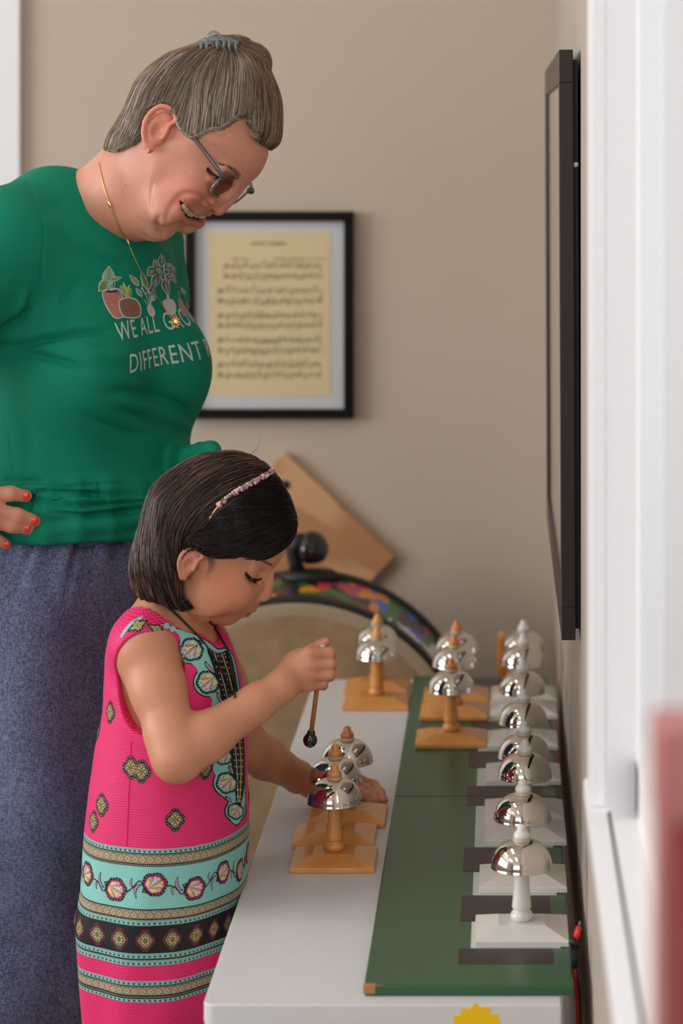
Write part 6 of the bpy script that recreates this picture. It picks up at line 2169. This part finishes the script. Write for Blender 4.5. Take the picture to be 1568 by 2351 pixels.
# sewn seams
disp += fold([(62, 405), (100, 520), (93, 640), (92, 740), (60, 800)], -.0014, 2.2) + fold([(12, 960), (24, 1020), (36, 1100)], -.0012, 2.2) + fold([(228, 1106), (228, 1138)], -.0016, 2.2)
sv2 = sv + sN * (disp * 1.75)[:, None]
sv2 = smooth_verts(sv2, sf, 1, .3)
M['shirt'] = mat('green_jersey', srgb(0, 129, 101), .75, spec=.25, bump=.12, bscale=900, var=.02, vscale=30)
sbvh = BVHTree.FromPolygons([tuple(p) for p in sv2], [tuple(q_) for q_ in sf])
SPM = [M['shirt'], mat('print_pale', srgb(206, 214, 210), .6), mat('pot_terracotta', srgb(186, 124, 104), .7, var=.15, vscale=200), mat('pot_brown', srgb(140, 98, 84), .7), mat('leaf_light', srgb(122, 160, 100), .7, var=.2, vscale=200), mat('leaf_dark', srgb(62, 96, 56), .7, var=.2, vscale=200),
       mat('pot_white', srgb(200, 196, 188), .7), mat('leaf_mint', srgb(150, 190, 158), .7, var=.1, vscale=200), mat('soil', srgb(62, 44, 40), .8), mat('leaf_lime', srgb(176, 196, 92), .7), mat('pot_tan', srgb(176, 128, 92), .7)]
LETT, TER, BRN, LL, LD, PW, MINT, SOIL, LIME, TAN = range(1, 11)


def smap_cyl(u, z, layer):
    an = u / .160
    d_ = Vector(tuple(wF * math.cos(an) + wR * math.sin(an)))
    c = Vector((wx + .008, wy, z)) + d_ * .4
    h_ = sbvh.ray_cast(c, -d_, .4)
    return None if h_[0] is None else h_[0] + h_[1] * (.0004 + .00015 * layer)


def smap_px(x, y, layer):
    h_ = cam_hit(sbvh, x, y)
    return None if h_ is None else h_[0] + h_[1] * (.0004 + .00018 * layer)


S1 = Print(smap_cyl, .004); S1.jump = .012
zrow = lambda py: CZ - (py - VY) / FP * 3.09
for s_txt, py, u0, size, xs, tilt_ in (('WE ALL GROW AT', 783, .083, .0325, .86, -.055), ('DIFFERENT RATES', 857, .071, .0345, .84, -.045)):
    vs, fs = text_mesh(s_txt, size, xs, 1.12, 0.0)
    tri_ = []
    for f_ in fs:
        for k in range(1, len(f_) - 1): tri_.append((f_[0], f_[k], f_[k + 1]))
    S1.tris([(u0 - x, zrow(py) + y - x * tilt_) for x, y in vs], tri_, LETT, 0)
S2 = Print(smap_px, 6); S2.jump = .03


def leaf(x0, y0, x1, y1, w, mi, layer=2, rim=2.2, vein=None):
    a = np.array([x0, y0], float); d_ = np.array([x1 - x0, y1 - y0], float); L_ = np.linalg.norm(d_); d_ /= L_; n_ = np.array([-d_[1], d_[0]])
    def shp(e):
        o = []
        for t in np.linspace(0, 1, 9): o.append(tuple(a - d_ * e + d_ * (L_ + 2 * e) * t + n_ * (w / 2 + e) * math.sin(math.pi * t ** .8)))
        for t in np.linspace(1, 0, 9)[1:-1]: o.append(tuple(a - d_ * e + d_ * (L_ + 2 * e) * t - n_ * (w / 2 + e) * math.sin(math.pi * t ** .8)))
        return o
    S2.poly(shp(rim), LETT, 0); S2.poly(shp(0), mi, layer)
    if vein is not None:
        S2.poly(ribbon([tuple(a + d_ * L_ * .1), tuple(a + d_ * L_ * .9)], .9), vein, layer + 1)
        for t in (.3, .45, .6, .75):
            for sg in (-1, 1): S2.poly(ribbon([tuple(a + d_ * L_ * t), tuple(a + d_ * L_ * (t + .14) + n_ * sg * w * .32)], .8), vein, layer + 1)


def stemp(pts, w=1.6, mi=LETT, layer=1): S2.poly(ribbon([tuple(p) for p in catmull(pts, 4, False)], w), mi, layer)


def grow_poly(pts, e):
    p = np.array(pts, float); c = p.mean(0); return [tuple(c + (q_ - c) * (1 + e / np.linalg.norm(q_ - c))) for q_ in p]


def pot(pts, mi, rim=2.6, layer=2):
    pc = catmull(pts, 4); S2.poly(grow_poly(pc, rim), LETT, 0 if layer == 2 else layer - 1); S2.poly([tuple(p) for p in pc], mi, layer)


pot([(236, 672), (252, 666), (272, 665), (279, 680), (285, 705), (288, 722), (275, 729), (262, 728), (250, 712), (240, 692)], TER)
S2.poly(circ(256, 669, 15, 14, 3.2), SOIL, 3)
for (x0, x1) in ((252, 247), (254, 252), (256, 257), (259, 263)): stemp([(x0, 668), (x1, 648)], 1.5, LETT, 4)
leaf(248, 655, 250, 612, 26, MINT, 3, vein=LD); leaf(246, 645, 227, 668, 20, LL, 4, vein=LD); leaf(254, 643, 278, 637, 6, LL, 3)
pot([(274, 692), (290, 685), (308, 688), (318, 700), (321, 716), (316, 727), (300, 729), (284, 726), (276, 712)], BRN, layer=4)
leaf(291, 683, 283, 650, 9, LIME, 5); leaf(293, 683, 276, 656, 6, LL, 5); leaf(294, 683, 300, 664, 7, LL, 5); leaf(289, 684, 296, 655, 7, LIME, 5)
pot([(339, 706), (347, 704), (352, 714), (353, 722), (347, 724), (342, 717)], PW)
for p_ in ([(343, 705), (335, 680), (322, 660)], [(344, 705), (340, 670), (330, 640)], [(345, 705), (348, 680), (356, 665)], [(344, 704), (346, 670), (346, 650)], [(342, 705), (330, 688)]): stemp(p_, 1.4)
leaf(318, 655, 298, 632, 9, LL, 3); leaf(336, 662, 323, 622, 10, LL, 3, vein=LD); leaf(325, 680, 312, 662, 6, LL, 3); leaf(336, 674, 326, 655, 6, LD, 3); leaf(343, 672, 352, 648, 7, LD, 3); leaf(350, 690, 357, 676, 5, LL, 3)
pot([(376, 692), (394, 690), (401, 705), (400, 718), (394, 722), (384, 716), (378, 704)], PW)
for p_ in ([(384, 692), (378, 660), (366, 630)], [(386, 692), (380, 650), (372, 600)], [(388, 690), (386, 655), (392, 630)]): stemp(p_, 1.8)
for (x0, y0, x1, y1, w_) in ((356, 616, 338, 632, 20), (360, 618, 354, 596, 11), (370, 612, 370, 584, 13), (366, 635, 362, 615, 12), (360, 630, 352, 660, 17), (375, 642, 386, 678, 14), (378, 618, 390, 606, 13), (380, 640, 396, 630, 13), (390, 618, 402, 650, 11), (388, 612, 400, 622, 9)):
    leaf(x0, y0, x1, y1, w_, LD, 3, vein=LETT)
stemp([(412, 688), (406, 655), (398, 622), (394, 608)], 2.4, LL)
pot([(409, 689), (416, 690), (424, 715), (425, 722), (419, 722), (412, 702)], TAN, 1.6)
stemp([(428, 696), (421, 672), (416, 662)], 2.0, LL); leaf(424, 676, 415, 660, 4, LL, 2); pot([(426, 696), (431, 700), (439, 722), (436, 724), (430, 710)], TAN, 1.4)

pv = S1.v + S2.v; o2 = len(sv2)
pf = [(a + o2, b_ + o2, c + o2) for a, b_, c in S1.f]; o3 = o2 + len(S1.v); pf += [(a + o3, b_ + o3, c + o3) for a, b_, c in S2.f]
V_ = np.concatenate([sv2, np.array(pv)]) - WO; t1 = np.concatenate([sf[:, [0, 1, 2]], sf[:, [0, 2, 3]]]); F_ = np.concatenate([t1, np.array(pf)])
shirt = np_mesh('t_shirt', V_, F_, SPM, woman)
mi_ = np.concatenate([np.zeros(len(t1), np.int32), np.array(S1.m + S2.m, np.int32)])
if len(shirt.data.polygons) == len(mi_): shirt.data.polygons.foreach_set('material_index', mi_)
shirt.data.update()

# necklace with its pendant
b = MB(); nl = [(228, 372), (234, 405), (243, 440), (253, 468), (270, 510), (290, 553), (305, 588), (320, 620), (345, 660), (370, 700), (388, 727), (394, 734)]
pts = []
for x, y in catmull(nl, 4, False):
    best = None
    for bb in (wbvh, sbvh):
        h_ = cam_hit(bb, x, y)
        if h_ is not None and (best is None or h_[0].y < best[0].y): best = h_
    if best is not None: pts.append(A3(best[0]) + A3(best[1]) * .0014 - WO)
pts = [sum(pts[max(0, i - 1):i + 2]) / len(pts[max(0, i - 1):i + 2]) for i in range(len(pts))]
b.tube(pts, .00062, 6)
M['goldn'] = mat('necklace_gold', (.90, .62, .25, 1), .25, metal=1)
neck = b.build('necklace', M['goldn'], woman)
hit = cam_hit(sbvh, 399, 742); hc2 = A3(hit[0]) + A3(hit[1]) * .003 - WO
for (x, y) in ((253, 468), (291, 556)):
    h_ = cam_hit(wbvh, x, y) or cam_hit(sbvh, x, y)
    h2 = cam_hit(sbvh, x, y)
    if h2 is not None and h2[0].y < h_[0].y: h_ = h2
    b = MB(); b.ball(tuple(A3(h_[0]) + A3(h_[1]) * .002 - WO), (.0020, .0015, .0050), 10, 8, M=Matrix.Rotation(R(-22), 4, 'Y')); b.build('charm', M['goldn'], neck)
b = MB()
for i in range(10):
    a = 2 * math.pi * i / 10; b.ball(tuple(hc2 + np.array([.0048 * math.cos(a), 0, .0062 * math.sin(a)])), .0019, 8, 6)
b.ball(tuple(hc2), (.0045, .0022, .0058), 12, 8); b.build('pendant', M['goldn'], neck)

# ---------------------------------------------------------------- trousers
m = bpy.data.materials.new('chambray'); m.use_nodes = True; nt = m.node_tree; bs = nt.nodes['Principled BSDF']; bs.inputs['Roughness'].default_value = .85; bs.inputs['Sheen Weight'].default_value = .2
tc = nt.nodes.new('ShaderNodeTexCoord')
outs = []
for scl in ((220, 220, 700), (700, 700, 160), (26, 26, 20)):
    mp = nt.nodes.new('ShaderNodeMapping'); mp.inputs['Scale'].default_value = scl; n = nt.nodes.new('ShaderNodeTexNoise'); n.inputs['Scale'].default_value = 1; n.inputs['Detail'].default_value = 3
    nt.links.new(tc.outputs['Object'], mp.inputs['Vector']); nt.links.new(mp.outputs['Vector'], n.inputs['Vector']); outs.append(n.outputs['Fac'])
m1_ = nt.nodes.new('ShaderNodeMath'); m1_.operation = 'ADD'; nt.links.new(outs[0], m1_.inputs[0]); nt.links.new(outs[1], m1_.inputs[1])
m2_ = nt.nodes.new('ShaderNodeMath'); m2_.operation = 'MULTIPLY_ADD'; nt.links.new(outs[2], m2_.inputs[0]); m2_.inputs[1].default_value = .35; nt.links.new(m1_.outputs[0], m2_.inputs[2])
cr = nt.nodes.new('ShaderNodeValToRGB'); mr = nt.nodes.new('ShaderNodeMapRange'); mr.inputs['From Min'].default_value = .85; mr.inputs['From Max'].default_value = 1.5
nt.links.new(m2_.outputs[0], mr.inputs['Value']); nt.links.new(mr.outputs[0], cr.inputs['Fac'])
cr.color_ramp.elements[0].color = srgb(54, 62, 92); cr.color_ramp.elements[1].color = srgb(108, 118, 150); cr.color_ramp.elements[0].position = .2; cr.color_ramp.elements[1].position = .85
nt.links.new(cr.outputs['Color'], bs.inputs['Base Color']); M['denim'] = m
TR = Sdf()
TR.ell(WT(.004, 0, .86), (.140, .172, .17), wax, k=.03)
for s_ in (-1, 1): TR.chain([WT(.0, s_ * .075, .80), WT(.005, s_ * .085, .55), WT(-.005, s_ * .095, .30), WT(-.005, s_ * .10, .10)], [.112, .108, .110, .116], k=.05)
TR.func(lambda p: p[:, 2] - .085, (wx, wy, .0), .30, k=.004, mode='-')
TR.func(lambda p: .915 - p[:, 2], (wx, wy, 1.05), .25, k=.004, mode='-')
tv, tf = surface_net(TR.d, (-.86, 2.96, .06), (-.34, 3.50, .95), .005)
tv = smooth_verts(tv, tf, 2, .5); tN = vert_normals(tv, tf)
q_ = tv - np.array([wx, wy, 0]); an = np.arctan2(q_ @ wR, q_ @ wF); zz = tv[:, 2]
dd = .0035 * np.sin(an * 9 + 2 * np.sin(zz * 7)) * sst(.93, .75, zz) + .0030 * np.sin(an * 22 + 1.5 * np.sin(zz * 9)) * sst(.80, .92, zz) + .0045 * np.sin(an * 5 + zz * 4) * sst(.7, .3, zz)
rs_ = np.random.default_rng(3)
for i in range(60):
    a0_, z0_ = rs_.uniform(-3.1, 3.1), rs_.uniform(.2, .85); dd += rs_.uniform(-.0022, .0016) * np.exp(-((an - a0_ - (zz - z0_) * rs_.uniform(-2, 2)) / rs_.uniform(.15, .5)) ** 2 - ((zz - z0_) / rs_.uniform(.006, .02)) ** 2)
pxt = VX + tv[:, 0] / tv[:, 1] * FP; pyt = VY + (CZ - zz) / tv[:, 1] * FP
dd += np.where(tN[:, 1] < .1, -.010 * np.exp(-((pxt - (188 - (pyt - 1200) * .22)) / 7) ** 2) * sst(1195, 1215, pyt) * sst(1420, 1240, pyt) - .007 * np.exp(-((pxt - (92 - (pyt - 1190) * .32)) / 8) ** 2) * sst(1185, 1200, pyt) * sst(1400, 1230, pyt), 0)
tv = tv + tN * (dd * 1.35)[:, None]
np_mesh('trousers', tv - WO, tf, M['denim'], woman)
b = MB()
pts = [WT(.004 + (.137) * math.cos(a), (.169) * math.sin(a), .884 + .004 * math.cos(a)) - WO for a in np.linspace(0, 2 * math.pi, 60)]
b.tube(pts, .0016, 5, cap=False); b.build('waist_seam', mat('seam_blue', srgb(62, 68, 98), .8), woman)
for s_ in (-1, 1):
    b = MB(); pts = [WT(-.06, s_ * .10, .026) - WO, WT(.03, s_ * .105, .030) - WO, WT(.10, s_ * .108, .026) - WO, WT(.15, s_ * .11, .020) - WO]
    b.tube(pts, [.030, .038, .034, .018], 16); b.build('shoe', mat('dark_leather', srgb(50, 38, 34), .5), woman)
